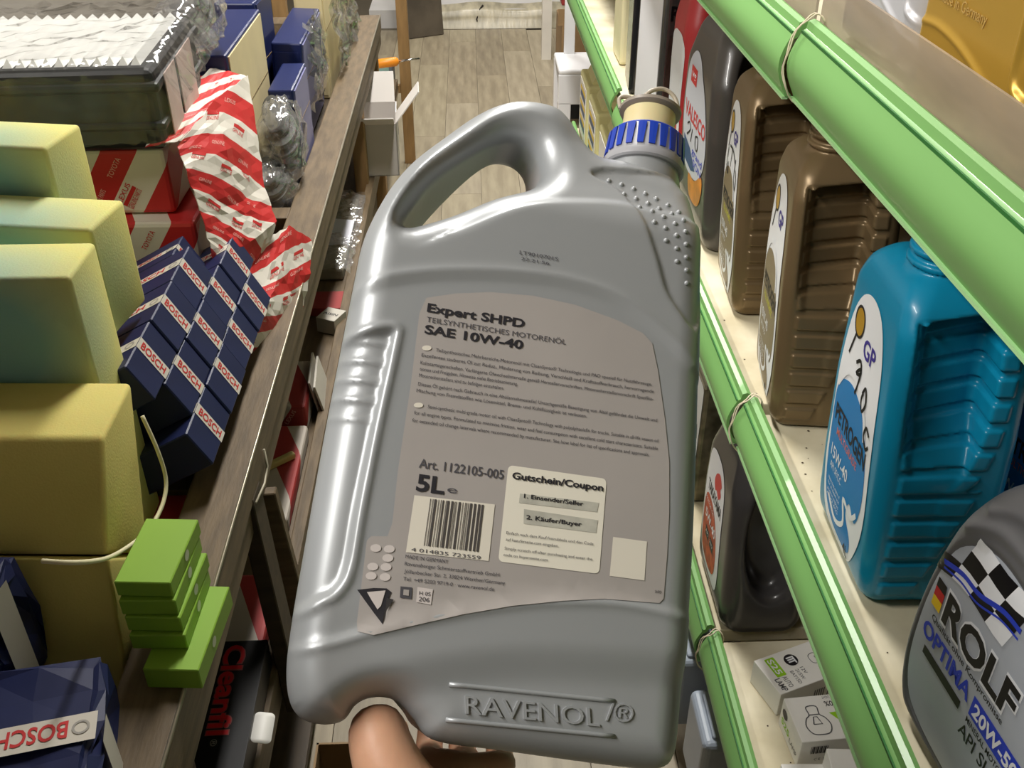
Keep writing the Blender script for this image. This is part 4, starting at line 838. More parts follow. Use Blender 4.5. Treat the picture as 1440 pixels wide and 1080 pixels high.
v, fc = lathe([(0.0204, 0.0285), (0.0208, 0.0296), (0.0200, 0.0306), (0.0160, 0.0306)], 60); put('blue_top_ring', mesh_from('blue_top_ring', v, fc), M_blue, cr_)
v, fc = lathe([(0.0150, 0.028), (0.0150, 0.045), (0.0146, 0.048), (0.0120, 0.048)], 48); o = put('spout', mesh_from('spout', v, fc), M_spout, cr_); smooth_by_angle(o)
v, fc = lathe([(0.0150, 0.0455), (0.0178, 0.0470), (0.0180, 0.0488), (0.0160, 0.0502), (0.0125, 0.0500), (0.012, 0.047)], 48); o = put('spout_rim', mesh_from('spout_rim', v, fc), M_rim, cr_); smooth_by_angle(o)
lp_ = [(-0.0170, 0.004, 0.0485), (-0.0180, 0.006, 0.0560), (-0.0140, 0.006, 0.0585), (-0.0070, 0.006, 0.0580), (-0.0045, 0.005, 0.0595), (0.000, 0.004, 0.0655), (0.007, 0.004, 0.0690), (0.0135, 0.004, 0.0665), (0.0170, 0.004, 0.0600), (0.0178, 0.003, 0.0500)]
tube('pull_loop', catmull(lp_, 5, False), 0.0013, mat('loop_plastic', S(170, 160, 144), 0.4), cr_, seg=8)
tube('loop_tab', [(-0.0055, 0.005, 0.0590), (-0.004, 0.002, 0.052), (-0.003, 0.0, 0.0495)], [0.0022, 0.003, 0.003], M_rim, cr_, seg=8)
# ---- the hand under the foot of the canister
def skin_mesh(name, chains, m, parent, sub=2):
    vs, es, rad = [], [], []
    for ch in chains:
        prev = None
        for k, (p, r) in enumerate(ch):
            if k == 0 and isinstance(p, int): prev = p; continue
            vs.append(p); rad.append(r)
            if prev is not None: es.append((prev, len(vs) - 1))
            prev = len(vs) - 1
    me = bpy.data.meshes.new(name); me.from_pydata(vs, es, []); o = bpy.data.objects.new(name, me); col.objects.link(o); o.parent = parent
    md = o.modifiers.new('skin', 'SKIN'); md.use_smooth_shade = True
    for i, r in enumerate(rad): me.skin_vertices[0].data[i].radius = (r, r) if not isinstance(r, tuple) else r
    for i in range(len(rad)): me.skin_vertices[0].data[i].use_root = (i == 0)
    sd = o.modifiers.new('sub', 'SUBSURF'); sd.levels = sub; sd.render_levels = sub
    me.materials.append(m); return o
M_skin = mat('skin', S(206, 158, 128), 0.5, sss=0.15, var=0.08, vscale=18, bump=0.05, bscale=120)
NT = Lp(535, 992, -0.03)
nx, ny = NT
bpy.context.view_layer.update()
# local canister axes: x right, y up, z to the camera.  palm under the foot, wrist towards the camera and below
wr = (nx + 0.040, -0.088, 0.010)
palm = (nx + 0.034, -0.046, -0.034)
chains = [
    [(wr, 0.026), (palm, 0.026), ((nx + 0.040, -0.028, -0.068), 0.019)],               # 0 wrist 1 palm 2 knuckles
    [(0, 0), ((nx + 0.056, -0.17, 0.065), 0.030), ((nx + 0.066, -0.30, 0.13), 0.036)],  # forearm 3 4
    [(1, 0), ((nx + 0.014, -0.024, -0.016), 0.0195), ((nx + 0.000, 0.000, -0.022), 0.0165), ((nx - 0.003, 0.016, -0.032), 0.0140)],  # thumb pushed up into the notch
    [(2, 0), ((nx + 0.078, -0.0135, -0.085), 0.0095), ((nx + 0.082, -0.012, -0.117), 0.0088), ((nx + 0.082, 0.010, -0.128), 0.0078)],
    [(2, 0), ((nx + 0.058, -0.0135, -0.092), 0.0098), ((nx + 0.060, -0.012, -0.122), 0.0090), ((nx + 0.060, 0.016, -0.130), 0.0080)],
    [(2, 0), ((nx + 0.038, -0.0135, -0.090), 0.0095), ((nx + 0.040, -0.012, -0.120), 0.0088), ((nx + 0.040, 0.012, -0.129), 0.0078)],
    [(2, 0), ((nx + 0.020, -0.014, -0.084), 0.0085), ((nx + 0.020, -0.012, -0.112), 0.0078), ((nx + 0.020, 0.004, -0.124), 0.0070)]]
# the photographer: the body continues from this hand up the arm to shoulder, neck and head; it stands behind the camera
W3 = lambda q: tuple((HM @ Vector(q))[:3])
wch = []
for ch in chains: wch.append([(p if isinstance(p, int) else W3(p), r) for p, r in ch])
PB = (-0.03, -0.34, 0.0)
n_before = sum(len([1 for p, r in ch if not isinstance(p, int)]) for ch in wch)
wch[1] = [(0, 0), (W3((nx + 0.056, -0.17, 0.065)), 0.031), ((-0.06, -0.04, 1.03), 0.040), ((-0.20, -0.25, 1.33), 0.050), ((-0.10, -0.30, 1.38), 0.055), ((-0.03, -0.30, 1.46), 0.052), ((-0.03, -0.27, 1.56), 0.056), ((-0.03, -0.245, 1.64), (0.078, 0.092)), ((-0.03, -0.24, 1.72), (0.072, 0.085))]
# chain numbering changed: rebuild with explicit indices
flat = {}; order = []
hand = thing('person', 'person behind the camera whose bare hand holds the canister from below', 'person', loc=PB)
def rel(q): return tuple(np.array(q) - np.array(PB))
idx_base = [3, 3 + 8]
new = []
new.append([(rel(p), r) for p, r in wch[0]])
new.append([(p, r) if isinstance(p, int) else (rel(p), r) for p, r in wch[1]])
for ch in wch[2:]: new.append([(p, r) if isinstance(p, int) else (rel(p), r) for p, r in ch])
body = skin_mesh('body', new, M_skin, hand)
M_coat = mat('dark_jacket', S(52, 54, 60), 0.9, var=0.1, vscale=20); M_jean = mat('dark_trousers', S(40, 44, 58), 0.9, var=0.1, vscale=20)
jk = [[(rel((-0.03, -0.36, 0.96)), (0.17, 0.12)), (rel((-0.03, -0.34, 1.18)), (0.17, 0.12)), (rel((-0.03, -0.31, 1.34)), (0.19, 0.11)), (rel((-0.03, -0.30, 1.43)), (0.09, 0.08))],
      [(2, 0), (rel((-0.205, -0.25, 1.345)), 0.072), (rel((-0.13, -0.14, 1.17)), 0.062), (rel((-0.062, -0.045, 1.035)), 0.054)],
      [(2, 0), (rel((0.155, -0.26, 1.345)), 0.072), (rel((0.25, -0.20, 1.18)), 0.060), (rel((0.17, -0.12, 1.34)), 0.048), (rel((0.10, -0.075, 1.46)), 0.036)]]
skin_mesh('jacket', jk, M_coat, hand)
tr = [[(rel((-0.03, -0.36, 0.95)), (0.165, 0.12)), (rel((-0.03, -0.36, 0.86)), (0.17, 0.125))]] + [[(1, 0), (rel((-0.03 + s * 0.095, -0.36, 0.70)), 0.088), (rel((-0.03 + s * 0.10, -0.34, 0.48)), 0.066), (rel((-0.03 + s * 0.10, -0.37, 0.09)), 0.052), (rel((-0.03 + s * 0.10, -0.30, 0.055)), 0.048)] for s in (-1, 1)]
skin_mesh('trousers', tr, M_jean, hand)
# ---- gold canister of the same shape on the top shelf (seen from its other side), and a silver one beyond
M_gold = mat('gold_plastic', S(190, 152, 62), 0.32, metal=0.4, var=0.03, vscale=5)
def sibling(label, x, y, m):
    Mx = Matrix.Translation((x, y, LV[0] + 0.002 - HP[:, 1].min())) @ Matrix(((0, 0, 1, 0), (1, 0, 0, 0), (0, 1, 0, 0), (0, 0, 0, 1)))
    r = thing('oil_canister', label, 'oil canister', matrix=Mx)
    me = hero_mesh.copy(); me.materials.clear(); put('body', me, m, r)
    v, fc = lathe([(0.0225, 0.0), (0.0235, 0.008), (0.0215, 0.03), (0.016, 0.031)], 44); o = put('cap', mesh_from('cap', v, fc), M_ringgrey, r); smooth_by_angle(o)
    o.location = (CT[0], CT[1] - 0.002, -0.054); o.rotation_euler = (-math.pi / 2, 0, 0)
    return r
gx = 0.398 + 0.108 - 0.0
ymax = np.max(HP[:, 0])
gr = sibling('gold oil canister with raised lettering on the top shelf', gx, 0.908 - ymax, M_gold)
sh = fit('Made in Germany', -0.080, 0.098, 0.090, 0.0095, 0.01); sv = sh[0] * [-1, 1]; 
bk = cast_map(hero, (0, 0, -0.14), (0, 0, 1), (1, 0, 0), (0, 1, 0), 0.10, 0.0010)(sv)
put('raised_lettering', mesh_from('raised_lettering', bk, [q[::-1] for q in sh[1]]), mat('gold_bright', S(236, 196, 110), 0.25, metal=0.6), gr)
sibling('silver-white oil canister behind the gold one on the top shelf', gx + 0.015, 1.16 - ymax, mat('pale_silver_plastic', S(206, 208, 214), 0.35, metal=0.2))
# ================================================================== LEFT TABLE
XL = -0.28; ZT = 0.80
M_wood = mat('worn_brown_wood', S(104, 88, 66), 0.55, var=0.22, vscale=14, stretch=(6, 1, 6), bump=0.05, bscale=50)
M_woodd = mat('dark_dusty_wood', S(66, 55, 41), 0.6, var=0.25, vscale=12, stretch=(5, 1, 5))
M_pine = mat('pine_wood', S(150, 118, 76), 0.55, var=0.12, vscale=10, stretch=(6, 6, 1))
M_steel = mat('edge_metal', S(176, 168, 150), 0.35, metal=0.6)
ws = thing('shade_shelf', 'added unseen shelf shading the near end of the table', 'shelf', (0, 0, 0))
box('shelf_board', -1.398, -0.56, -0.7, 0.98, 1.80, 1.825, M_wood, ws, bev=0.002)  # added out of view to keep lamp light off the left goods
for y in (-0.5, 0.15, 0.8): prism('bracket', [(-1.398, 1.80), (-0.75, 1.80), (-1.398, 1.60)], y - 0.012, y + 0.012, M_steel, ws)
tb = thing('display_table', 'long worn wooden shop table with a lower shelf along the left of the aisle', 'table', (0, 0, 0))
box('tray', -1.25, -0.345, -0.4, 3.25, 0.735, 0.752, M_woodd, tb)
box('front_trim', -0.345, XL, -0.4, 3.25, 0.752, ZT, M_wood, tb, bev=0.003)
box('front_apron', -0.300, XL - 0.004, -0.4, 3.25, 0.712, 0.752, M_wood, tb)
tube('trim_edge', [(XL - 0.001, -0.4, ZT - 0.001), (XL - 0.001, 3.25, ZT - 0.001)], 0.0022, M_steel, tb, seg=6)
for y0, y1, mm in ((0.985, 1.055, M_woodd), (0.952, 0.980, M_woodd), (1.715, 1.765, M_wood), (3.17, 3.25, M_wood), (-0.4, -0.32, M_wood)):
    box('cross_board', -1.25, -0.345, y0, y1, 0.752, 0.778 if y0 < 1.2 else ZT - 0.004, mm, tb, bev=0.002)
box('back_trim', -1.30, -1.25, -0.4, 3.25, 0.72, ZT, M_wood, tb)
box('lower_shelf', -1.25, -0.30, -0.4, 3.25, 0.445, 0.465, M_wood, tb)
box('lower_trim', -0.300, XL, -0.4, 3.25, 0.430, 0.487, M_wood, tb, bev=0.002)
box('foot_board', -1.25, -0.31, -0.4, 3.25, 0.05, 0.07, M_woodd, tb)
for y in (-0.3, 0.62, 2.66, 3.2):
    for x in (-0.312, -1.24): box('leg', x - 0.018, x + 0.018, y - 0.022, y + 0.022, 0, 0.712, M_pine if y > 2 else M_woodd, tb, bev=0.002)
def beam(name, a, b, w, d, m, parent, side=(1, 0, 0)):
    a, b = np.array(a, float), np.array(b, float); t = b - a; L = np.linalg.norm(t); t /= L
    s = np.array(side, float); s -= t * (s @ t); s /= np.linalg.norm(s); q = np.cross(t, s)
    bm = bmesh.new(); bm_box(bm, -w / 2, w / 2, -d / 2, d / 2, 0, L, 0.0015, 1)
    o = put(name, bm_mesh(bm, name), m, parent); o.matrix_basis = Matrix(((s[0], q[0], t[0], a[0]), (s[1], q[1], t[1], a[1]), (s[2], q[2], t[2], a[2]), (0, 0, 0, 1))); return o
beam('brace', atx(348, 690, -0.29), atx(418, 985, -0.265), 0.045, 0.022, M_woodd, tb, (0, 1, 0))
beam('brace', atx(372, 690, -0.285), atx(432, 905, -0.262), 0.016, 0.03, M_wood, tb, (0, 1, 0))
tube('wire_hook', [atx(371, 632, -0.277), atx(376, 655, -0.276), atx(372, 680, -0.276), atx(360, 707, -0.277)], 0.0016, mat('wire_pale', S(196, 188, 166), 0.4), tb, seg=6)
# ---- print patterns
def stripe_mat(name, direction, width, ca, cb, uv=False, rough=0.5, off=0.0):
    m = mat(name, ca, rough); nt = m.node_tree; b = nt.nodes['Principled BSDF']
    tc = nt.nodes.new('ShaderNodeTexCoord'); dt = nt.nodes.new('ShaderNodeVectorMath'); dt.operation = 'DOT_PRODUCT'; dt.inputs[1].default_value = tuple(d / width for d in direction)
    nt.links.new(tc.outputs['UV' if uv else 'Object'], dt.inputs[0])
    ad = nt.nodes.new('ShaderNodeMath'); ad.operation = 'ADD'; ad.inputs[1].default_value = off + 50; nt.links.new(dt.outputs['Value'], ad.inputs[0])
    fr = nt.nodes.new('ShaderNodeMath'); fr.operation = 'FRACT'; nt.links.new(ad.outputs[0], fr.inputs[0])
    gt = nt.nodes.new('ShaderNodeMath'); gt.operation = 'GREATER_THAN'; gt.inputs[1].default_value = 0.5; nt.links.new(fr.outputs[0], gt.inputs[0])
    mx = nt.nodes.new('ShaderNodeMix'); mx.data_type = 'RGBA'; mx.inputs['A'].default_value = ca; mx.inputs['B'].default_value = cb; nt.links.new(gt.outputs[0], mx.inputs['Factor'])
    nt.links.new(mx.outputs['Result'], b.inputs['Base Color']); return m
CRED, CWHT = S(196, 44, 44), S(222, 216, 204)
M_pred = mat('parcel_red', CRED, 0.5); M_pwht = mat('parcel_white', CWHT, 0.5)
# ---- wrapped parcels: stripes are laid on at 57 degrees, print runs along them
def parcel(label, x0, x1, y0, y1, z0, z1, rot=0.0, off=0.0, group='red and white parts parcels', muted=False, W=0.085):
    root = thing('parts_parcel', label, 'parcel', ((x0 + x1) / 2, (y0 + y1) / 2, z0), (0, 0, math.radians(rot)), group)
    hx, hy, h = (x1 - x0) / 2, (y1 - y0) / 2, z1 - z0; an = math.radians(57); d = (math.sin(an), 0.35, -math.cos(an))
    m = stripe_mat('parcel_stripes_%d_%d' % (int(off * 100), int(muted)), d, W, S(170, 60, 58) if muted else CRED, S(196, 186, 174) if muted else CWHT, off=off)  # lower-shelf parcels get duller, darker stripe colours
    box('wrapping', -hx, hx, -hy, hy, 0, h, m, root, bev=0.006, seg=2)
    fm_ = plane_map((0, -hy, 0), (1, 0, 0), (0, 0, 1), (0, -1, 0), 0.0006)
    red, wht = [], []
    k0 = math.floor((-hx * d[0] - hy * d[1] - h) / W) - 1
    for k in range(k0, k0 + int(2 * hx / W * 1.2) + 6):
        for half in (0, 1):
            c = (k + half * 0.5 + 0.25 - off) * W           # stripe centre: x*sin - z*cos = c - const
            for j, zc in enumerate(np.arange(0.012, h, 0.047)):
                xc = (c + hy * 0.35 * -1 * -1 + (zc) * math.cos(an)) / math.sin(an)
                for row in (-1, 1):
                    st = ('TOYOTA', 'LEXUS', 'GENUINE PARTS')[(k + j + row) % 3]
                    L_ = 0.034
                    dx, dz = math.cos(an), math.sin(an); nx_, nz_ = -math.sin(an), math.cos(an)
                    px_, pz_ = xc + row * nx_ * 0.0085 - dx * 0.004, zc + row * nz_ * 0.0085
                    if abs(px_) > hx - 0.03 or pz_ < 0.006 or pz_ + L_ * dz > h - 0.004: continue
                    sh = fit(st, 0, 0, L_, 0.0075, 0.01)
                    (wht if half == 0 else red).append(at(sh, px_, pz_, an))
                    if half == 1 and row == 1: red.append(at(rect2d(0, L_, -0.0085, -0.0025), px_, pz_, an))
    # which stripe is red depends on the phase; the shader paints A (red) where fract < .5
    if red: decal('red_print', red, fm_, M_pred, root, kind='stuff')
    if wht: decal('pale_print', wht, fm_, mat('parcel_print_pale', S(226, 170, 160), 0.5), root, kind='stuff')
    return root
parcel('flat red and white parts parcel under the wrapped black filters', -0.86, -0.432, 1.36, 1.72, 0.962, 1.058, off=0.10)
parcel('flat red and white parts parcel, lower of the two in the pile', -0.86, -0.400, 1.33, 1.70, 0.864, 0.960, off=0.42)
box_under = box('packing_block', -0.86, -0.42, 1.36, 1.70, 0.7525, 0.8635, mat('kraft_card', S(150, 122, 86), 0.7, var=0.1), bev=0.003); tag(box_under, 'plain brown carton at the bottom of the parcel pile', 'box')
# ---- torn wrapping paper
def sheet(name, rows, m, parent=None, sub=6, noise=0.001, seed=1, thick=0.0012, uvs=(1, 1)):
    rng = np.random.RandomState(seed); G = np.array(rows, float); r, c = G.shape[:2]
    R, Cn = (r - 1) * sub + 1, (c - 1) * sub + 1; P = np.zeros((R, Cn, 3))
    for i in range(R):
        a = min(int(i / sub), r - 2); s = i / sub - a
        for j in range(Cn):
            b = min(int(j / sub), c - 2); t = j / sub - b
            P[i, j] = G[a, b] * (1 - s) * (1 - t) + G[a + 1, b] * s * (1 - t) + G[a, b + 1] * (1 - s) * t + G[a + 1, b + 1] * s * t
    P += rng.uniform(-noise, noise, P.shape)
    v = P.reshape(-1, 3); fc = [(i * Cn + j, i * Cn + j + 1, (i + 1) * Cn + j + 1, (i + 1) * Cn + j) for i in range(R - 1) for j in range(Cn - 1)]
    me = mesh_from(name, v, fc); uvl = me.uv_layers.new(name='UVMap')
    for p in me.polygons:
        for li in p.loop_indices:
            vi = me.loops[li].vertex_index; uvl.data[li].uv = ((vi % Cn) / (Cn - 1) * uvs[0], (1 - (vi // Cn) / (R - 1)) * uvs[1])
    o = put(name, me, m, parent)
    if thick: md = o.modifiers.new('thickness', 'SOLIDIFY'); md.thickness = thick; md.offset = 0
    def uvmap(cuv, eps=0.0012):
        out = []
        for u, w_ in cuv:
            x = min(max(u / uvs[0], 0), 1) * (Cn - 1); y = (1 - min(max(w_ / uvs[1], 0), 1)) * (R - 1); j = min(int(x), Cn - 2); i = min(int(y), R - 2); s, t = y - i, x - j
            q = P[i, j] * (1 - s) * (1 - t) + P[i + 1, j] * s * (1 - t) + P[i, j + 1] * (1 - s) * t + P[i + 1, j + 1] * s * t
            n = np.cross(P[i, j + 1] - P[i, j], P[i, j] - P[i + 1, j]); n /= np.linalg.norm(n) + 1e-9
            if n @ (CC - q) < 0: n = -n
            out.append(q + n * eps)
        return np.array(out)
    return o, uvmap
Y_ = lambda x, y, d: aty(x, y, d * 0.985)
def wrapper(label, rows, seed, uvs, ang, width, off=0.0, noise=0.004):
    root = thing('torn_wrapper', label, 'wrapping paper', (0, 0, 0)); root.location = tuple(np.mean(np.array(rows).reshape(-1, 3), 0) * [1, 1, 0] + [0, 0, np.array(rows).reshape(-1, 3)[:, 2].min()])
    d = (math.sin(ang), -math.cos(ang), 0)
    m = stripe_mat('wrapper_stripes_%d' % seed, d, width, CRED, CWHT, uv=True, off=off)
    L0 = np.array(root.location); rows = [[np.array(p) - L0 for p in r] for r in rows]
    CC_keep = CC.copy()
    o, um = sheet('paper', rows, m, root, seed=seed, noise=noise, uvs=uvs)
    red, wht = [], []
    for u in np.arange(0.02, uvs[0], 0.060):
        for v in np.arange(0.015, uvs[1], 0.030):
            cu, cv = u + 0.02 * math.cos(ang), v + 0.02 * math.sin(ang); ph = ((cu * d[0] + cv * d[1]) / width + off + 50) % 1.0
            if cu > uvs[0] - 0.01 or cv > uvs[1] - 0.005 or not (0.12 < ph < 0.40 or 0.62 < ph < 0.90): continue
            st = ('TOYOTA', 'LEXUS', 'GENUINE')[int((u + v) * 97) % 3]; sh = at(fit(st, 0, 0, 0.036, 0.007, 0.01), u, v, ang)
            if ph < 0.5: wht.append(sh)
            else: red.append(sh); red.append(at(rect2d(0, 0.036, 0.009, 0.0155), u, v, ang))
    fm_ = lambda c: um(c, 0.0013)
    global CCshift
    if red: decal('red_print', red, lambda c: um2(um, c, L0), M_pred, root, 0.012, kind='stuff')
    if wht: decal('pale_print', wht, lambda c: um2(um, c, L0), mat('parcel_print_pale', None), root, 0.012, kind='stuff')
    return root
def um2(um, c, L0):
    p = um(c, 0.0); v = CC - (p + L0); v = v / np.linalg.norm(v, axis=1, keepdims=True); return p + v * 0.0022
wrapper('red and white parts paper folded out flat beside the black filters', [[Y_(296, 96, 1.80), Y_(322, 100, 1.80), Y_(347, 108, 1.74)], [Y_(228, 160, 1.44), Y_(282, 150, 1.52), Y_(322, 132, 1.62)], [Y_(205, 206, 1.352), Y_(240, 200, 1.355), Y_(264, 197, 1.40)]], 11, (0.20, 0.30), math.radians(28), 0.075, noise=0.0012)
wrapper('torn red and white parts paper hanging over the pile edge', [[Y_(250, 206, 1.37), Y_(300, 142, 1.52), Y_(347, 106, 1.70)], [Y_(262, 240, 1.345), Y_(318, 210, 1.45), Y_(362, 190, 1.60)], [Y_(283, 300, 1.33), Y_(335, 285, 1.42), Y_(370, 262, 1.52)], [Y_(298, 352, 1.31), Y_(343, 345, 1.37), Y_(390, 312, 1.47)], [Y_(308, 430, 1.30), Y_(330, 440, 1.31), Y_(352, 395, 1.38)]], 12, (0.22, 0.42), math.radians(-38), 0.085, noise=0.0018)
wrapper('crumpled red and white parts bag in front of the table edge', [[Y_(366, 338, 1.44), Y_(408, 318, 1.52), Y_(439, 338, 1.58)], [Y_(340, 395, 1.34), Y_(390, 392, 1.40), Y_(436, 385, 1.50)], [Y_(322, 440, 1.29), Y_(372, 440, 1.30), Y_(420, 455, 1.42)], [Y_(308, 480, 1.26), Y_(352, 484, 1.25), Y_(408, 486, 1.36)], [Y_(300, 515, 1.24), Y_(345, 517, 1.24), Y_(392, 512, 1.28)]], 13, (0.20, 0.34), math.radians(22), 0.085, 0.3, noise=0.0016)
wrapper('dark red fold of parts paper tucked beside the navy cartons', [[Y_(296, 370, 1.33), Y_(312, 372, 1.36), Y_(330, 400, 1.38)], [Y_(296, 420, 1.30), Y_(314, 425, 1.32), Y_(326, 440, 1.34)], [Y_(300, 480, 1.27), Y_(312, 485, 1.28), Y_(318, 470, 1.30)]], 14, (0.08, 0.2), math.radians(60), 0.12, 0.1, noise=0.002)
# ---- clear film
def film_mat(name, amount=0.10, rough=0.10, bump=0.6, bs=28, haze=0.10, tint=(0.85, 0.85, 0.86, 1)):
    """thin clear plastic: mostly see-through, Fresnel gloss, a little milky haze"""
    if name in MATS: return MATS[name]
    m = bpy.data.materials.new(name); m.use_nodes = True; MATS[name] = m; nt = m.node_tree; nt.nodes.clear(); N = nt.nodes.new; Lk = nt.links.new
    out = N('ShaderNodeOutputMaterial'); tr = N('ShaderNodeBsdfTransparent'); gl = N('ShaderNodeBsdfGlossy'); df = N('ShaderNodeBsdfDiffuse'); m1 = N('ShaderNodeMixShader'); m2 = N('ShaderNodeMixShader'); lw = N('ShaderNodeLayerWeight'); ma = N('ShaderNodeMath')
    gl.inputs['Roughness'].default_value = rough; df.inputs['Color'].default_value = tint; lw.inputs['Blend'].default_value = 0.35
    ma.operation = 'MULTIPLY_ADD'; ma.inputs[1].default_value = 0.55; ma.inputs[2].default_value = amount; ma.use_clamp = True
    tc = N('ShaderNodeTexCoord'); no = N('ShaderNodeTexNoise'); no.inputs['Scale'].default_value = bs; no.inputs['Detail'].default_value = 2; bp = N('ShaderNodeBump'); bp.inputs['Strength'].default_value = bump; bp.inputs['Distance'].default_value = 0.01
    Lk(tc.outputs['Object'], no.inputs['Vector']); Lk(no.outputs['Fac'], bp.inputs['Height']); Lk(bp.outputs[0], gl.inputs['Normal']); Lk(bp.outputs[0], df.inputs['Normal'])
    Lk(lw.outputs['Facing'], ma.inputs[0]); m1.inputs[0].default_value = haze; Lk(tr.outputs[0], m1.inputs[1]); Lk(df.outputs[0], m1.inputs[2])
    Lk(ma.outputs[0], m2.inputs[0]); Lk(m1.outputs[0], m2.inputs[1]); Lk(gl.outputs[0], m2.inputs[2]); Lk(m2.outputs[0], out.inputs[0]); return m
M_film1 = film_mat('clear_film'); M_film2 = film_mat('clear_film_dense', 0.12, 0.12, 0.8, 30, 0.14)
# ---- wrapped black air filters on top of the parcels
A0 = atx(213, 98, -0.42); fz = A0[2]; fz0 = 1.0635
M_blk = mat('black_rubber', S(26, 27, 27), 0.45, var=0.15, vscale=20)
fs = thing('air_filter', 'stack of black pleated air filters in shiny clear wrap on the parcels', 'air filter', (-0.42, A0[1], fz0), (0, 0, math.radians(3)))
box('frame', -0.46, 0.0, 0, 0.30, 0, fz - fz0, M_blk, fs, bev=0.012, seg=3)
box('lip', -0.466, 0.006, -0.006, 0.306, fz - fz0 - 0.030, fz - fz0 - 0.016, M_blk, fs, bev=0.005, seg=2)
box('lip', -0.466, 0.006, -0.006, 0.306, 0.030, 0.042, M_blk, fs, bev=0.005, seg=2)
for k in range(26):
    x = -0.445 + 0.0165 * k
    bm = bmesh.new(); vs = [bm.verts.new(p) for p in ((x, 0.022, 0), (x + 0.014, 0.022, 0), (x + 0.007, 0.03, 0.012), (x, 0.28, 0), (x + 0.014, 0.28, 0), (x + 0.007, 0.272, 0.012))]
    for q in ((0, 1, 2), (3, 5, 4), (0, 2, 5, 3), (1, 4, 5, 2)): bm.faces.new([vs[i] for i in q])
    o = put('pleat', bm_mesh(bm, 'pleat'), mat('pleat_paper_glare', S(236, 236, 232), 0.5, var=0.04), fs); o.location = (0, 0, fz - fz0 - 0.001)  # pleat paper made pure white to carry the glare of the wrap
for k, (ya, yb) in enumerate(((0.03, 0.10), (0.115, 0.22))): box('tag', 0.0062, 0.0078, ya, yb, 0.006, fz - fz0 - 0.014, mat('pale_pink_card', S(206, 182, 172), 0.6, var=0.08, vscale=30), fs)
def blob_film(name, pts_fn, nu, nv, m, parent, seed, amp, **kw):
    rng = np.random.RandomState(seed); v = [];
    for i in range(nu):
        for j in range(nv): v.append(np.array(pts_fn(i / (nu - 1), j / (nv - 1))) + rng.normal(0, amp, 3))
    fc = [(i * nv + j, i * nv + j + 1, (i + 1) * nv + j + 1, (i + 1) * nv + j) for i in range(nu - 1) for j in range(nv - 1)]
    return put(name, mesh_from(name, v, fc), m, parent, True, **kw)
def drape(u, v):
    x = -0.47 + 0.505 * u; t = v * 1.35; h0 = fz - fz0
    if t < 0.22: y = -0.012; z = h0 * 0.15 + (h0 + 0.012) * t / 0.22 * 0.88
    else: y = -0.012 + (t - 0.22) / 1.13 * 0.335; z = h0 + 0.017
    if u > 0.93: z -= (u - 0.93) / 0.07 * 0.06
    return (x, y, z)
blob_film('clear_wrap', drape, 34, 30, film_mat('wrap_bright', 0.015, 0.10, 0.8, 18, 0.012), fs, 5, 0.0022)
# ---- yellow foam blocks
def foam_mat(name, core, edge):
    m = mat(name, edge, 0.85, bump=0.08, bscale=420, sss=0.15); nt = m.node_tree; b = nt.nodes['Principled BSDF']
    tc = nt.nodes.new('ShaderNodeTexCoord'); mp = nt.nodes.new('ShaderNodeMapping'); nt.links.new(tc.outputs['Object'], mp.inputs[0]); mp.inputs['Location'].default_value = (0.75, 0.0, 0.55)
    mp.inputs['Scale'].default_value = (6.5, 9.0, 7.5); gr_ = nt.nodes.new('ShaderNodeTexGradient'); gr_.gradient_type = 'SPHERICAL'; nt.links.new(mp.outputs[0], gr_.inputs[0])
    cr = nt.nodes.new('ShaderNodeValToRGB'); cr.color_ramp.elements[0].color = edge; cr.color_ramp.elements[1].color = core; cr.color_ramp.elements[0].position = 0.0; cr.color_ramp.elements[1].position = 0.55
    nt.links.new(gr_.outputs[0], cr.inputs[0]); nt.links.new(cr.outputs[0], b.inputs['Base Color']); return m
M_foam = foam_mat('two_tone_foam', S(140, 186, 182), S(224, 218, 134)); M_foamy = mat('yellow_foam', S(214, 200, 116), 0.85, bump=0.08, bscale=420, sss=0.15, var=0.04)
def foam(label, x1, y0, y1, z0, z1, wide, m, rot=0.0, bev=0.005, tip=0.0):
    t = box('foam_block', -wide, 0, 0, y1 - y0, z0 - z1, 0, m, bev=bev, seg=3); t.location = (x1, y0, z1); t.rotation_euler = (math.radians(tip), 0, math.radians(rot)); smooth_by_angle(t, 50)
    return tag(t, label, 'sponge', 'yellow foam blocks on the left')
f4 = atx(145, 615, -0.345)
def foam_prism(label, side, wide, X, yaw=0.0):
    """side = pixel outline of the aisle-facing side on the plane x = X, pushed back to -wide"""
    P = [atx(a, b, X) for a, b in side]; n = len(P); y0 = P[0][1]; bm = bmesh.new()
    A = [bm.verts.new((0, p[1] - y0, p[2])) for p in P]; B = [bm.verts.new((-wide, p[1] - y0 + yaw * wide, p[2])) for p in P]
    bm.faces.new(A); bm.faces.new(B[::-1])
    for i in range(n): bm.faces.new([A[i], B[i], B[(i + 1) % n], A[(i + 1) % n]])
    bmesh.ops.recalc_face_normals(bm, faces=bm.faces); bmesh.ops.bevel(bm, geom=list(bm.edges), offset=0.005, segments=3, affect='EDGES', profile=0.5)
    o = put('foam_block', bm_mesh(bm, 'foam_block'), M_foamy); o.location = (X, y0, 0); smooth_by_angle(o, 50); return tag(o, label, 'sponge', 'yellow foam blocks on the left')
foam_prism('nearest yellow foam block with a bright top, tied with string', [(145, 615), (185, 537), (209, 776), (151, 780)], 0.34, -0.349, 0.05)
foam_prism('yellow foam block under the tied one, narrowing towards the table', [(151, 783), (209, 779), (212, 893), (181, 974)], 0.34, -0.349, 0.05)
foam('greenish yellow foam block just behind the tied one', -0.388, 0.866, 0.945, 0.7525, 1.112, 0.34, M_foam, rot=-0.5)
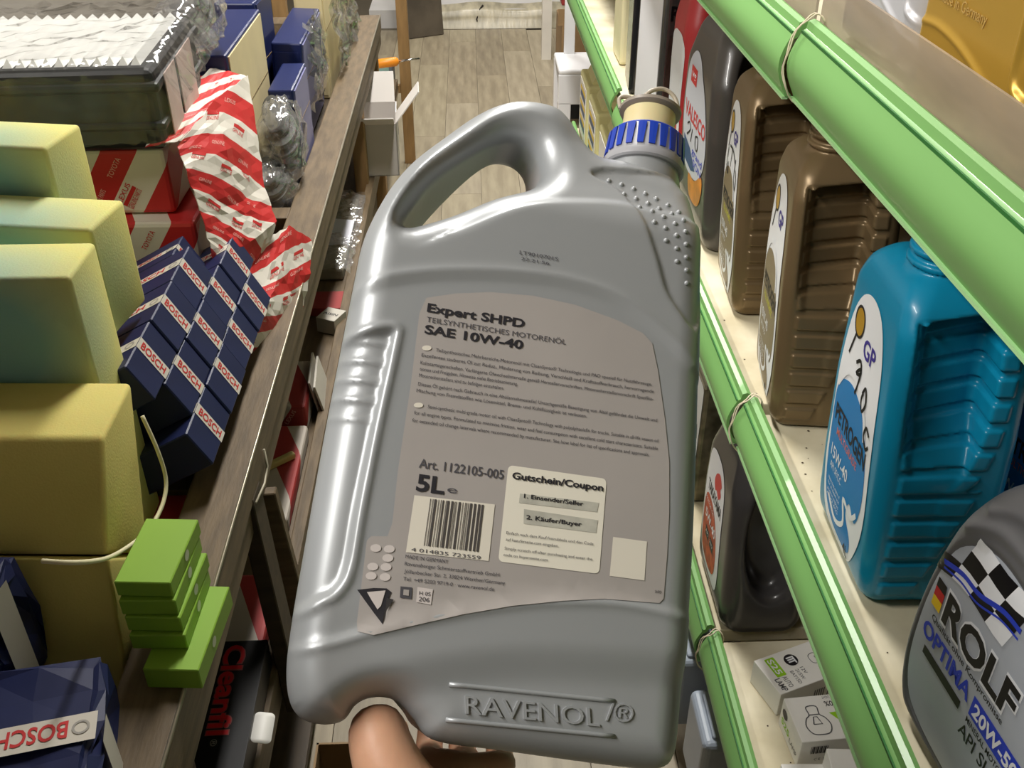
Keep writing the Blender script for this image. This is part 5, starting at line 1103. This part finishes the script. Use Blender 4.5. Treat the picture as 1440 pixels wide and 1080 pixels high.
foam('thin yellow and blue foam block third from the camera', -0.402, 0.975, 1.055, 0.984, 1.112, 0.34, M_foam, rot=-9)
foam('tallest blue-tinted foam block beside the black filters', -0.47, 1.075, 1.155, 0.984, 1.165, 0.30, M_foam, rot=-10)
sx_ = lambda x, y, d=-0.341: tuple(atx(x, y, d))
tube('string', catmull([sx_(200, 585), sx_(221, 632, -0.330), sx_(233, 672, -0.325), sx_(230, 705, -0.325), sx_(214, 738, -0.330), sx_(190, 762, -0.337), sx_(153, 784, -0.341), tuple(aty(110, 791, 0.612)), tuple(aty(60, 789, 0.615))], 6, False), 0.0022, mat('string_white', S(226, 218, 180), 0.6), None, seg=8, label='pale string looped round the nearest foam block', category='string')
# ---- navy cartons, tilted stack
M_navy = mat('navy_card', S(28, 36, 76), 0.45, var=0.10, vscale=14); M_bandw = mat('carton_band', S(206, 200, 188), 0.5); M_bred = mat('carton_red', S(196, 48, 50), 0.5)
M_gm = mat('carton_grey_mark', S(160, 156, 150), 0.5)
ta = math.radians(28); stack_l = ['top', 'middle', 'bottom']; ord_l = ['nearest', 'second', 'third', 'farthest']
def navy_carton(label, M4, lx, ly, lz, band0, group=None, flip=False):
    t = thing('filter_carton', label, 'carton', matrix=M4, group=group)
    box('carton', -lx, 0, 0, ly, -lz, 0, M_navy, t, bev=0.0015, seg=1)
    bw = ly * 0.20
    decal('white_band', [rect2d(-lx, 0, band0, band0 + bw)], plane_map((0, 0, 0), (1, 0, 0), (0, 1, 0), (0, 0, 1), 0.0005), M_bandw, t)
    decal('white_band', [rect2d(0, lz, band0, band0 + bw)], plane_map((0, 0, 0), (0, 0, -1), (0, 1, 0), (1, 0, 0), 0.0005), M_bandw, t)
    tw = bw * 3.1
    decal('lettering', [fit('BOSCH', -tw - 0.026, band0 + bw * 0.2, tw, bw * 0.62, 0.02), fit('BOSCH', -2 * tw - 0.05, band0 + bw * 0.2, tw, bw * 0.62, 0.02)], plane_map((0, 0, 0), (1, 0, 0), (0, 1, 0), (0, 0, 1), 0.0009), M_bred, t)
    decal('round_mark', [line2d([(-0.012 + 0.0055 * math.cos(a), band0 + bw / 2 + 0.0055 * math.sin(a)) for a in np.linspace(0, 6.28, 18)], 0.0022)], plane_map((0, 0, 0), (1, 0, 0), (0, 1, 0), (0, 0, 1), 0.0009), M_gm, t)
    decal('lettering', [fit('BOSCH', 0.005, band0 + bw * 0.2, min(tw, lz - 0.01), bw * 0.62, 0.02)], plane_map((0, 0, 0), (0, 0, -1), (0, 1, 0), (1, 0, 0), 0.0009), M_bred, t)
    return t
T0 = Matrix.Translation((-0.378, 0.0, 0.978)) @ Matrix.Rotation(-ta, 4, 'Y')
for li in range(3):
    for k in range(4):
        y0 = 0.918 + 0.100 * k + (0.0 if li == 0 else 0.035 if li == 1 else 0.0)
        M4 = T0 @ Matrix.Translation((0.002 * (k % 2) - (0.03 if k == 3 and li == 0 else 0), y0, -0.0515 * li))
        navy_carton('navy filter carton with white band, %s in the %s layer of the tilted stack' % (ord_l[k], stack_l[li]), M4, 0.13, 0.0985 if (k < 3 or li) else 0.06, 0.0505, 0.042 if (k < 3 or li) else 0.02, 'navy filter cartons in the tilted stack')
tag(prism('wedge_carton', [(-0.52, 0.7525), (-0.30, 0.7525), (-0.29, 0.775), (-0.52, 0.79)], 0.0, 0.0001, M_woodd), None) if False else None
# two packages at the left edge, near the camera
def soft_box(name, size, m, parent, seed, amp=0.004, cuts=7):
    bm = bmesh.new(); bm_box(bm, -size[0] / 2, size[0] / 2, -size[1] / 2, size[1] / 2, 0, size[2], 0.01, 2)
    bmesh.ops.triangulate(bm, faces=bm.faces); 
    for _ in range(2): bmesh.ops.subdivide_edges(bm, edges=[e for e in bm.edges if e.calc_length() > 0.03], cuts=1, use_grid_fill=True)
    rng = np.random.RandomState(seed)
    for v in bm.verts: v.co += Vector(rng.normal(0, amp, 3)) * (0.3 if v.co.z < 0.01 else 1)
    for v in bm.verts: v.co.z = max(v.co.z, 0)
    return put(name, bm_mesh(bm, name), m, parent)
def pack(label, loc, rot, size, band, text_sz, seed, vband=False):
    t = thing('filter_package', label, 'package', loc, rot); soft_box('bag', size, M_navy, t, seed, 0.0025)
    sx, sy, sz = size[0] / 2, size[1] / 2, size[2]
    b0, b1 = band
    tp = lambda e: plane_map((0, 0, sz), (1, 0, 0), (0, 1, 0), (0, 0, 1), e); fr = lambda e: plane_map((0, -sy, 0), (1, 0, 0), (0, 0, 1), (0, -1, 0), e); rt_ = lambda e: plane_map((sx, 0, 0), (0, 1, 0), (0, 0, 1), (1, 0, 0), e)
    decal('white_band', [rect2d(-sx, sx, b0, b1)], tp(0.005), M_bandw, t); decal('white_band', [rect2d(b0, b1, 0.004, sz)], rt_(0.005), M_bandw, t)
    bw = b1 - b0
    decal('lettering', [at(fit('BOSCH', 0, 0, text_sz, bw * 0.6, 0.02), sx - 0.022 - 0.0, b1 - bw * 0.2, math.pi)], tp(0.0056), M_bred, t)
    decal('lettering', [at(fit('BOSCH', 0, 0, text_sz, bw * 0.6, 0.02), sx - 0.032 - text_sz, b1 - bw * 0.2, math.pi)], tp(0.0056), M_bred, t)
    decal('round_mark', [line2d([(sx - 0.012 + 0.006 * math.cos(a), (b0 + b1) / 2 + 0.006 * math.sin(a)) for a in np.linspace(0, 6.28, 18)], 0.002)], tp(0.0056), M_gm, t)
    return t
p0 = atz(140, 1000, 0.87)
pack('navy filter package with upside-down red lettering in the bottom left corner', (p0[0] - 0.090, p0[1] - 0.03, 0.8015), (math.radians(0), math.radians(0), math.radians(12)), (0.19, 0.15, 0.070), (-0.022, 0.006), 0.055, 3)
p1 = atz(34, 800, 0.93)
pack('navy filter package standing at the left edge beside the foam blocks', (p1[0] - 0.10, p1[1] - 0.01, 0.8015), (0, 0, math.radians(-8)), (0.17, 0.075, 0.13), (-0.020, 0.008), 0.052, 4)
# ---- green boxes
M_lgreen = mat('lime_card', S(138, 180, 58), 0.5, var=0.05)
zs0 = 0.8012
gl = ['lowest lime green box, sticking out of the stack', 'second lime green box from the bottom of the stack', 'third lime green box from the bottom of the stack', 'fourth lime green box from the bottom of the stack', 'topmost lime green box with a bright lid']
for k in range(5):
    big = k == 0; h_ = 0.026 if big else 0.0185; off_ = -0.0018 * k
    t = thing('small_carton', gl[k], 'carton', (-0.281 + (0.018 if big else -0.002 * (k - 1) + 0.003), 0.660 + (-0.03 if big else 0.004 * (k - 1) - 0.004), zs0), (0, 0, math.radians(-4 + (k % 2) * 2)), 'stacked lime green boxes')
    box('carton', -0.052, 0, 0, 0.088 + (0.02 if big else 0), 0, h_ - 0.0006, M_lgreen, t, bev=0.001, seg=1)
    decal('pale_dot', [ell2d(0.045, h_ * 0.55, 0.0055, 0.0055)], plane_map((0, 0, 0), (0, 1, 0), (0, 0, 1), (1, 0, 0), 0.0005), mat('dot_pale', S(214, 222, 196), 0.5), t)
    zs0 += h_
# ---- red box under the dust, plastic bag in the tray
t = box('parts_box', -0.10, 0, 0, 0.10, 0, 0.018, mat('dusty_red_card', S(150, 36, 40), 0.6, var=0.1), bev=0.001); pp = atz(296, 690, 0.772); t.location = (pp[0], pp[1] - 0.10, 0.7525); tag(t, 'dusty red box with grey lettering in the table tray', 'box')
decal('lettering', [at(fit('ISUZU', 0, 0, 0.085, 0.022, 0.03), -0.078, 0.006, math.radians(90))], plane_map((0, 0, 0.0182), (1, 0, 0), (0, 1, 0), (0, 0, 1), 0.0004), mat('dusty_grey_print', S(150, 130, 130), 0.6), t) if False else None
decal('lettering', [at(fit('snsue', 0, 0, 0.085, 0.022, 0.03), -0.020, 0.094, math.radians(-90))], plane_map((0, 0, 0.0182), (1, 0, 0), (0, 1, 0), (0, 0, 1), 0.0004), mat('dusty_grey_print', S(150, 130, 130), 0.6), t)
t = thing('parts_bag', 'clear bag of orange and red parts lying in the table tray', 'bag', tuple(atz(320, 545, 0.757) + np.array([-0.075, 0.03, 0])))
for k, (dx, dy, mm) in enumerate(((-0.03, 0.0, M_pred), (0.0, 0.03, mat('orange_part', S(206, 150, 80), 0.5)), (0.02, -0.015, mat('orange_part', None)), (-0.01, -0.05, mat('pale_red_card', S(190, 80, 80), 0.5)))): box('part', dx - 0.022, dx + 0.018, dy - 0.03, dy + 0.03, 0, 0.012 + 0.003 * k, mm, t, bev=0.003)
blob_film('clear_film', lambda u, v: (-0.06 + 0.11 * u, -0.10 + 0.20 * v, 0.006 + 0.024 * math.sin(math.pi * u) * math.sin(math.pi * v)), 12, 16, M_film2, t, 8, 0.003)
# ---- standing panel filters further along the table
M_cream2 = mat('cream_filter_paper', S(216, 200, 156), 0.65, var=0.06); M_navyp = mat('navy_frame_plastic', S(28, 38, 84), 0.35); M_lilac = mat('lilac_frame_plastic', S(128, 128, 168), 0.4)
def panel_filter(label, x0, x1, y0, y1, z1, mf, ms, rot=0.0, tip=0.0):
    t = thing('panel_filter', label, 'filter', (x1, y0, 0.7525), (0, math.radians(tip), math.radians(rot)), 'panel filters standing on the table'); h = z1 - 0.7525; w_ = x1 - x0; l = y1 - y0
    box('frame', -w_, 0, 0, l, 0, h, mf, t, bev=0.004); box('side_panel', -0.0005, 0.0022, 0.012, l - 0.012, 0.01, h - 0.006, ms, t)
    box('score_line', 0.0018, 0.0028, 0.014, l - 0.014, h * 0.62, h * 0.625, mat('score_brown', S(120, 100, 70), 0.7), t)
    box('front_panel', -w_ + 0.006, -0.006, -0.0015, 0, 0.01, h - 0.02, mf, t); return t
panel_filter('navy framed panel filter with a cream side, closest behind the red paper', -0.495, -0.425, 1.775, 2.12, 1.075, M_navyp, M_cream2)
panel_filter('dark navy panel filter standing just behind the cream-sided one', -0.53, -0.446, 2.17, 2.32, 1.075, M_navyp, M_navyp, rot=-3)
panel_filter('lilac-sided panel filter leaning by the clear bags', -0.44, -0.375, 2.20, 2.52, 0.985, M_navyp, M_lilac, tip=3)
panel_filter('cream panel filter near the far end of the table', -0.43, -0.362, 2.56, 2.84, 1.02, M_cream2, M_cream2)
panel_filter('lilac panel filter standing close to the table edge', -0.402, -0.352, 1.97, 2.16, 0.955, M_navyp, M_lilac)
panel_filter('pale panel filter last on the table', -0.47, -0.37, 2.90, 3.12, 1.05, mat('pale_grey_card', S(206, 202, 196), 0.5), M_cream2)
def bag(label, c, r, seed, inner, m=None, dens=26):
    t = thing('wrapped_filter', label, 'filter', (c[0], c[1], c[2] - r[2])); rng = np.random.RandomState(seed)
    inner(t, r)
    def pf(u, v):
        th = 2 * math.pi * u; ph = math.pi * v; k = 1 + 0.12 * math.sin(3 * th + seed) * math.sin(ph) + 0.10 * math.sin(5 * ph + 2 * th)
        return (r[0] * k * math.sin(ph) * math.cos(th), r[1] * k * math.sin(ph) * math.sin(th), r[2] + r[2] * (math.copysign(abs(math.cos(ph)) ** 0.7, math.cos(ph))))
    def pf2(u, v):
        return pf(0.0 if u >= 1 else u, v)
    blob_film('clear_bag', pf2, dens, 20, m or M_film2, t, seed, min(r) * 0.075); return t
M_rub = mat('grey_rubber', S(70, 70, 66), 0.5, var=0.2, vscale=30)
def boots(t, r):
    for k, (dz, s) in enumerate(((0.45, 0.72), (1.0, 0.8), (1.5, 0.62))):
        v, fc = lathe([(0.25, 0), (0.8, 0.02), (0.85, 0.1), (0.6, 0.16), (0.8, 0.22), (0.78, 0.3), (0.5, 0.34)], 28)
        o = put('rubber_boot', mesh_from('rubber_boot', [(x * r[0] * s, y * r[1] * s, z * r[2] * 1.2) for x, y, z in v], fc), M_rub, t); smooth_by_angle(o); o.location = ((-0.1, 0.12, 0)[k] * r[0], 0, r[2] * dz); o.rotation_euler = (0.3 * k, 0.2 - 0.3 * k, 0)
bag('dark rubber parts in a clear bag at the table edge beside the red paper', atx(398, 200, -0.372) + [0, 0.0, 0], (0.045, 0.085, 0.085), 4, boots)
bag('dark rubber parts in a clear bag, lower one against the table trim', tuple(atx(402, 285, -0.368) + np.array([-0.022, 0, 0.03])), (0.042, 0.07, 0.05), 9, boots)
bag('dark part in clear film behind the black filters', (-0.47, 1.755, 1.138), (0.05, 0.09, 0.055), 6, boots)
# film sheets standing over the far filters
for k, (x, y, z, w_, h_) in enumerate(((-0.362, 2.36, 0.90, 0.10, 0.16), (-0.338, 2.66, 0.915, 0.10, 0.18), (-0.338, 2.95, 0.915, 0.12, 0.18))):
    t = thing('clear_sleeve', ['clear plastic sleeve over the lilac-sided filter', 'clear plastic sleeve over the cream filter at the table edge', 'clear plastic sleeve by the far end of the table'][k], 'plastic sleeve', (x, y, z - h_ / 2 - 0.01))
    blob_film('film', lambda u, v: (0.012 * abs(math.sin(3 * v + k)), -w_ + 2 * w_ * u, h_ * v * 1.2), 14, 12, M_film2, t, 20 + k, 0.006)
# ---- things on the lower shelf of the table
ZL = 0.466
parcel('red and white parcel on the lower shelf, upper part seen below the bag', -0.46, -0.315, 1.50, 1.66, ZL, ZL + 0.055, off=0.2, muted=True)
parcel('muted red and white flat parcel on the lower shelf beside the canister handle', -0.50, -0.31, 1.22, 1.48, ZL, ZL + 0.03, off=0.6, muted=True)
parcel('muted red and white parcel low behind the wooden brace', -0.50, -0.305, 0.86, 1.10, ZL, ZL + 0.03, off=0.35, muted=True)
t = box('paper_sheet', -0.035, 0.035, -0.055, 0.055, 0, 0.0012, mat('white_paper', S(226, 226, 236), 0.6)); pp = atz(474, 328, ZL + 0.04); t.location = tuple(pp); t.rotation_euler = (math.radians(14), math.radians(4), math.radians(-4)); tag(t, 'white sheet of paper lying on goods on the lower shelf', 'paper')
t = thing('parts_bag', 'clear bags piled on the lower shelf around the white paper', 'bag', (-0.36, 2.32, ZL)); box('contents', -0.06, 0.05, -0.22, 0.20, 0, 0.030, mat('grey_goods', S(150, 144, 126), 0.6, var=0.2, vscale=20), t, bev=0.006)
blob_film('clear_film', lambda u, v: (-0.08 + 0.15 * u, -0.24 + 0.46 * v, 0.030 + 0.016 * math.sin(math.pi * u) + 0.005 * math.sin(9 * v)), 12, 22, M_film2, t, 31, 0.003)
t = box('red_packet', -0.05, 0.05, -0.04, 0.04, 0, 0.02, mat('dull_red_card', S(150, 52, 50), 0.6), bev=0.002); t.location = (-0.345, 1.97, ZL + 0.0005); tag(t, 'dull red packet on the lower shelf below the white paper', 'packet')
t = box('small_label_box', -0.045, 0.0, 0, 0.05, 0, 0.035, mat('pale_card', S(196, 190, 178), 0.6), bev=0.001); pp = atz(470, 455, ZL + 0.03); t.location = (pp[0], pp[1], ZL + 0.0005); t.rotation_euler = (0, 0, math.radians(-25)); tag(t, 'small pale box with print on the lower shelf', 'box')
decal('lettering', [fit('AISIN', -0.04, 0.02, 0.034, 0.009, 0.02)], plane_map((0, 0, 0.035), (1, 0, 0), (0, 1, 0), (0, 0, 1), 0.0004), M_inkd, t)
t = box('yellow_tube', -0.006, 0.006, -0.03, 0.03, 0, 0.012, mat('pale_yellow_wood', S(206, 186, 120), 0.5), bev=0.003); pp = atz(395, 665, ZL + 0.012); t.location = (pp[0], pp[1], ZL + 0.031); t.rotation_euler = (0, 0, math.radians(-50)); tag(t, 'short pale yellow stick on the lower shelf by the brace', 'stick')
for k, (px, py) in enumerate(((452, 515), (461, 520))):
    t = box('card_sleeve', -0.002, 0.002, -0.055, 0.055, 0, 0.075, mat('pale_card', None), bev=0.0005); pp = atz(px, py + 45, ZL + 0.003); t.location = (pp[0], pp[1], ZL + 0.0005 + 0.0); t.rotation_euler = (0, math.radians(-10 - 2 * k), math.radians(4)); tag(t, ['pale card standing on the lower shelf, left of the pair', 'pale card standing on the lower shelf, right of the pair'][k], 'card')
# black carton with red lettering
q = [atz(x, y, ZL + 0.05) for x, y in ((312, 912), (372, 908))]
t = thing('filter_carton', 'black carton with red lettering and a white flap on the lower shelf', 'carton', (q[1][0] + 0.012, q[0][1] - 0.215, ZL + 0.0225), (0, 0, math.radians(1)))
M_bcard = mat('black_card', S(26, 25, 26), 0.4); box('carton', -0.068, 0, 0, 0.21, 0, 0.048, M_bcard, t, bev=0.001)
cm = lambda e: plane_map((0, 0, 0.048), (1, 0, 0), (0, 1, 0), (0, 0, 1), e)
decal('lettering_edge', [at(fit('Cleanfil', 0, 0, 0.142, 0.027, 0.045), -0.052, 0.202, math.radians(-90))], cm(0.0005), mat('pale_red_edge', S(150, 80, 76), 0.5), t)
decal('lettering', [at(fit('Cleanfil', 0, 0, 0.141, 0.026, 0.02), -0.0515, 0.2018, math.radians(-90))], cm(0.0009), M_red, t)
decal('lettering', [at(fit('®', 0, 0, 0.010, 0.008), -0.045, 0.055, math.radians(-90))], cm(0.0005), M_gm, t)
fl_ = decal('white_flap', [rrect2d(0, 0.024, 0, 0.045, 0.006)], plane_map((0.0, 0.055, 0.040), (1, 0, -0.25), (0, 1, 0), None, 0.0), M_card, t); md = fl_.modifiers.new('t', 'SOLIDIFY'); md.thickness = 0.0006
t = thing('carton', 'open brown carton on the lower shelf under the canister', 'carton', (-0.238, 0.60, 0.0)); M_kraft = mat('kraft_card', None)
box('bottom', 0, 0.10, 0, 0.30, 0.0, 0.004, M_kraft, t)
for a in ((0, 0.003, 0, 0.3), (0.097, 0.10, 0, 0.3), (0, 0.10, 0, 0.003), (0, 0.10, 0.297, 0.3)): box('side', *a, 0.004, 0.36, M_kraft, t)
# ---- open white carton further along
t = thing('carton', 'open white carton with raised flaps at the end of the lower shelf', 'carton', (-0.335, 2.69, 0.4885), (0, 0, math.radians(3)))
M_wcard = mat('white_corrugated', S(214, 208, 202), 0.6, var=0.03)
box('side', 0, 0.125, 0, 0.003, 0, 0.15, M_wcard, t); box('side', 0, 0.125, 0.197, 0.2, 0, 0.15, M_wcard, t); box('side', 0, 0.003, 0, 0.2, 0, 0.15, M_wcard, t); box('side', 0.122, 0.125, 0, 0.2, 0, 0.15, M_wcard, t); box('bottom', 0, 0.125, 0, 0.2, 0, 0.003, M_wcard, t)
o = box('flap', 0, 0.003, 0, 0.095, 0, 0.11, M_wcard, t); o.location = (0.122, 0.0, 0.15); o.rotation_euler = (0, math.radians(38), 0)
o = box('flap', 0, 0.115, -0.003, 0, 0, 0.09, M_wcard, t); o.location = (0.005, 0.003, 0.15); o.rotation_euler = (math.radians(62), 0, 0)
o = box('flap', 0, 0.115, 0, 0.003, 0, 0.09, M_wcard, t); o.location = (0.005, 0.197, 0.15); o.rotation_euler = (math.radians(-35), 0, 0)
# ---- wooden rack and tools beyond the table
rk = thing('wooden_rack', 'narrow pine rack with upright posts beyond the table', 'rack', (0, 0, 0))
for x, y in ((-0.268, 4.09), (-0.62, 4.09), (-0.62, 3.42)): box('post', x - 0.022, x + 0.022, y - 0.02, y + 0.02, 0, 1.0, M_pine, rk, bev=0.002)
box('rung', -0.60, -0.29, 4.075, 4.105, 0.76, 0.79, M_pine, rk); box('rung', -0.60, -0.29, 4.075, 4.105, 0.30, 0.33, M_pine, rk)
box('rack_shelf', -0.62, -0.30, 3.40, 4.07, 0.30, 0.32, mat('pale_board', S(196, 186, 164), 0.6, var=0.1), rk); box('rack_side', -0.315, -0.30, 3.40, 4.07, 0.32, 0.36, M_wood, rk)
def bottle(name, label, loc, prof, mm, rot=(0, 0, 0), parts=()):
    t = thing(name, label, name.split('_')[-1], loc, rot); v, fc = lathe(prof, 24); o = put('body', mesh_from('body', v, fc), mm, t); smooth_by_angle(o, 40)
    for nm, pr, m2 in parts: v, fc = lathe(pr, 24); o = put(nm, mesh_from(nm, v, fc), m2, t); smooth_by_angle(o, 40)
    return t
M_or = mat('orange_plastic', S(244, 150, 40), 0.4); M_chr = mat('chrome', S(210, 210, 214), 0.15, metal=1.0); M_wp = mat('white_plastic', S(238, 238, 238), 0.4)
bottle('spray_bottle', 'white bottle with an orange cap on the pine rack', (-0.40, 3.62, 0.321), [(0.035, 0), (0.036, 0.14), (0.03, 0.17), (0.014, 0.18)], M_wp, parts=(('cap', [(0.018, 0.18), (0.02, 0.185), (0.018, 0.225), (0.012, 0.235)], M_or),))
t = thing('screwdriver', 'screwdriver with an orange handle lying across the rack', 'screwdriver', (-0.36, 3.78, 0.50), (0, math.radians(86), math.radians(10)))
for nm, pr, m2 in (('handle', [(0.010, 0), (0.017, 0.01), (0.017, 0.08), (0.010, 0.09)], M_or), ('shaft', [(0.004, 0.09), (0.004, 0.17)], M_chr)): v, fc = lathe(pr, 16); put(nm, mesh_from(nm, v, fc), m2, t, True)
box('hanger', -0.004, 0.004, -0.004, 0.004, 0.03, 0.04, M_chr, t)
t = box('blister_pack', -0.04, 0.04, -0.006, 0.006, 0, 0.16, mat('teal_blister', S(150, 190, 184), 0.25, alpha=0.8), bev=0.004); t.location = (-0.355, 3.86, 0.321); tag(t, 'teal blister pack standing on the pine rack', 'packet')
bottle('hand_torch', 'red and chrome torch lying on the pine rack', (-0.43, 3.56, 0.349), [(0.018, 0), (0.024, 0.02), (0.024, 0.05)], mat('red_gloss', S(220, 80, 60), 0.3), (math.radians(90), 0, math.radians(70)), parts=(('head', [(0.024, 0.05), (0.028, 0.06), (0.028, 0.085), (0.02, 0.09)], M_chr),))
t = box('metal_plate', -0.05, 0.03, -0.03, 0.03, 0, 0.006, mat('pale_blue_metal', S(200, 214, 220), 0.25, metal=0.5), bev=0.003); t.location = (-0.36, 3.44, 0.3605); tag(t, 'pale metal plate resting on the edge of the pine rack', 'plate')
t = box('dark_case', 0, 0.06, 0, 0.30, 0, 0.34, mat('dark_slate', S(48, 54, 58), 0.5), bev=0.01); t.location = (-0.395, 4.13, 0.0); tag(t, 'dark slate case standing on the floor behind the pine post', 'case')
# ---- right far end: white post, cardboard, white step stool
t = box('white_post', -0.026, 0.026, -0.03, 0.03, 0, 1.3, mat('white_paint', S(230, 226, 216), 0.5, var=0.04)); t.location = (0.42, 5.66, 0); tag(t, 'white painted post standing at the far end of the shelves', 'post')
t = thing('carton', 'brown carton on the floor behind the white stool', 'carton', (0.46, 5.15, 0.0)); box('body', 0, 0.30, 0, 0.35, 0, 0.30, M_kraft, t, bev=0.003); box('flap', -0.02, 0.30, 0.0, 0.004, 0.30, 0.38, M_kraft, t)
t = thing('step_stool', 'white plastic step stool with open sides by the shelf end', 'stool', (0.395, 4.52, 0.0)); M_wpl = mat('white_moulded_plastic', S(244, 244, 246), 0.35)
box('step', 0, 0.30, 0, 0.30, 0.235, 0.26, M_wpl, t, bev=0.01, seg=3)
box('front_panel', 0.0, 0.30, 0.0, 0.02, 0.10, 0.236, M_wpl, t, bev=0.004)
for x0, x1 in ((0.0, 0.06), (0.22, 0.30)): box('leg', x0, x1, 0.0, 0.05, 0, 0.11, M_wpl, t, bev=0.004)
for x0, x1 in ((0.0, 0.06), (0.22, 0.30)): box('leg', x0, x1, 0.25, 0.30, 0, 0.236, M_wpl, t, bev=0.004)
box('opening_shade', 0.06, 0.22, 0.012, 0.016, 0.03, 0.10, mat('opening_shade_black', S(20, 20, 20), 0.6), t)  # black sheet stands in for the shade in the opening between the legs
beam('back_bar', (0.07, 0.27, 0.25), (0.07, 0.29, 0.78), 0.05, 0.02, M_wpl, t); beam('back_bar', (0.26, 0.27, 0.25), (0.10, 0.29, 0.78), 0.045, 0.02, M_wpl, t)
beam('handle_hole', (0.13, 0.10, 0.2605), (0.17, 0.10, 0.2606), 0.003, 0.02, mat('stool_slot', S(200, 180, 176), 0.5), t) if False else None
t = box('red_crate', 0, 0.2, 0, 0.2, 0, 0.12, mat('dull_red_card', None), bev=0.006); t.location = (0.46, 5.2, 0.385); tag(t, 'dull red crate on top of the brown carton', 'crate')
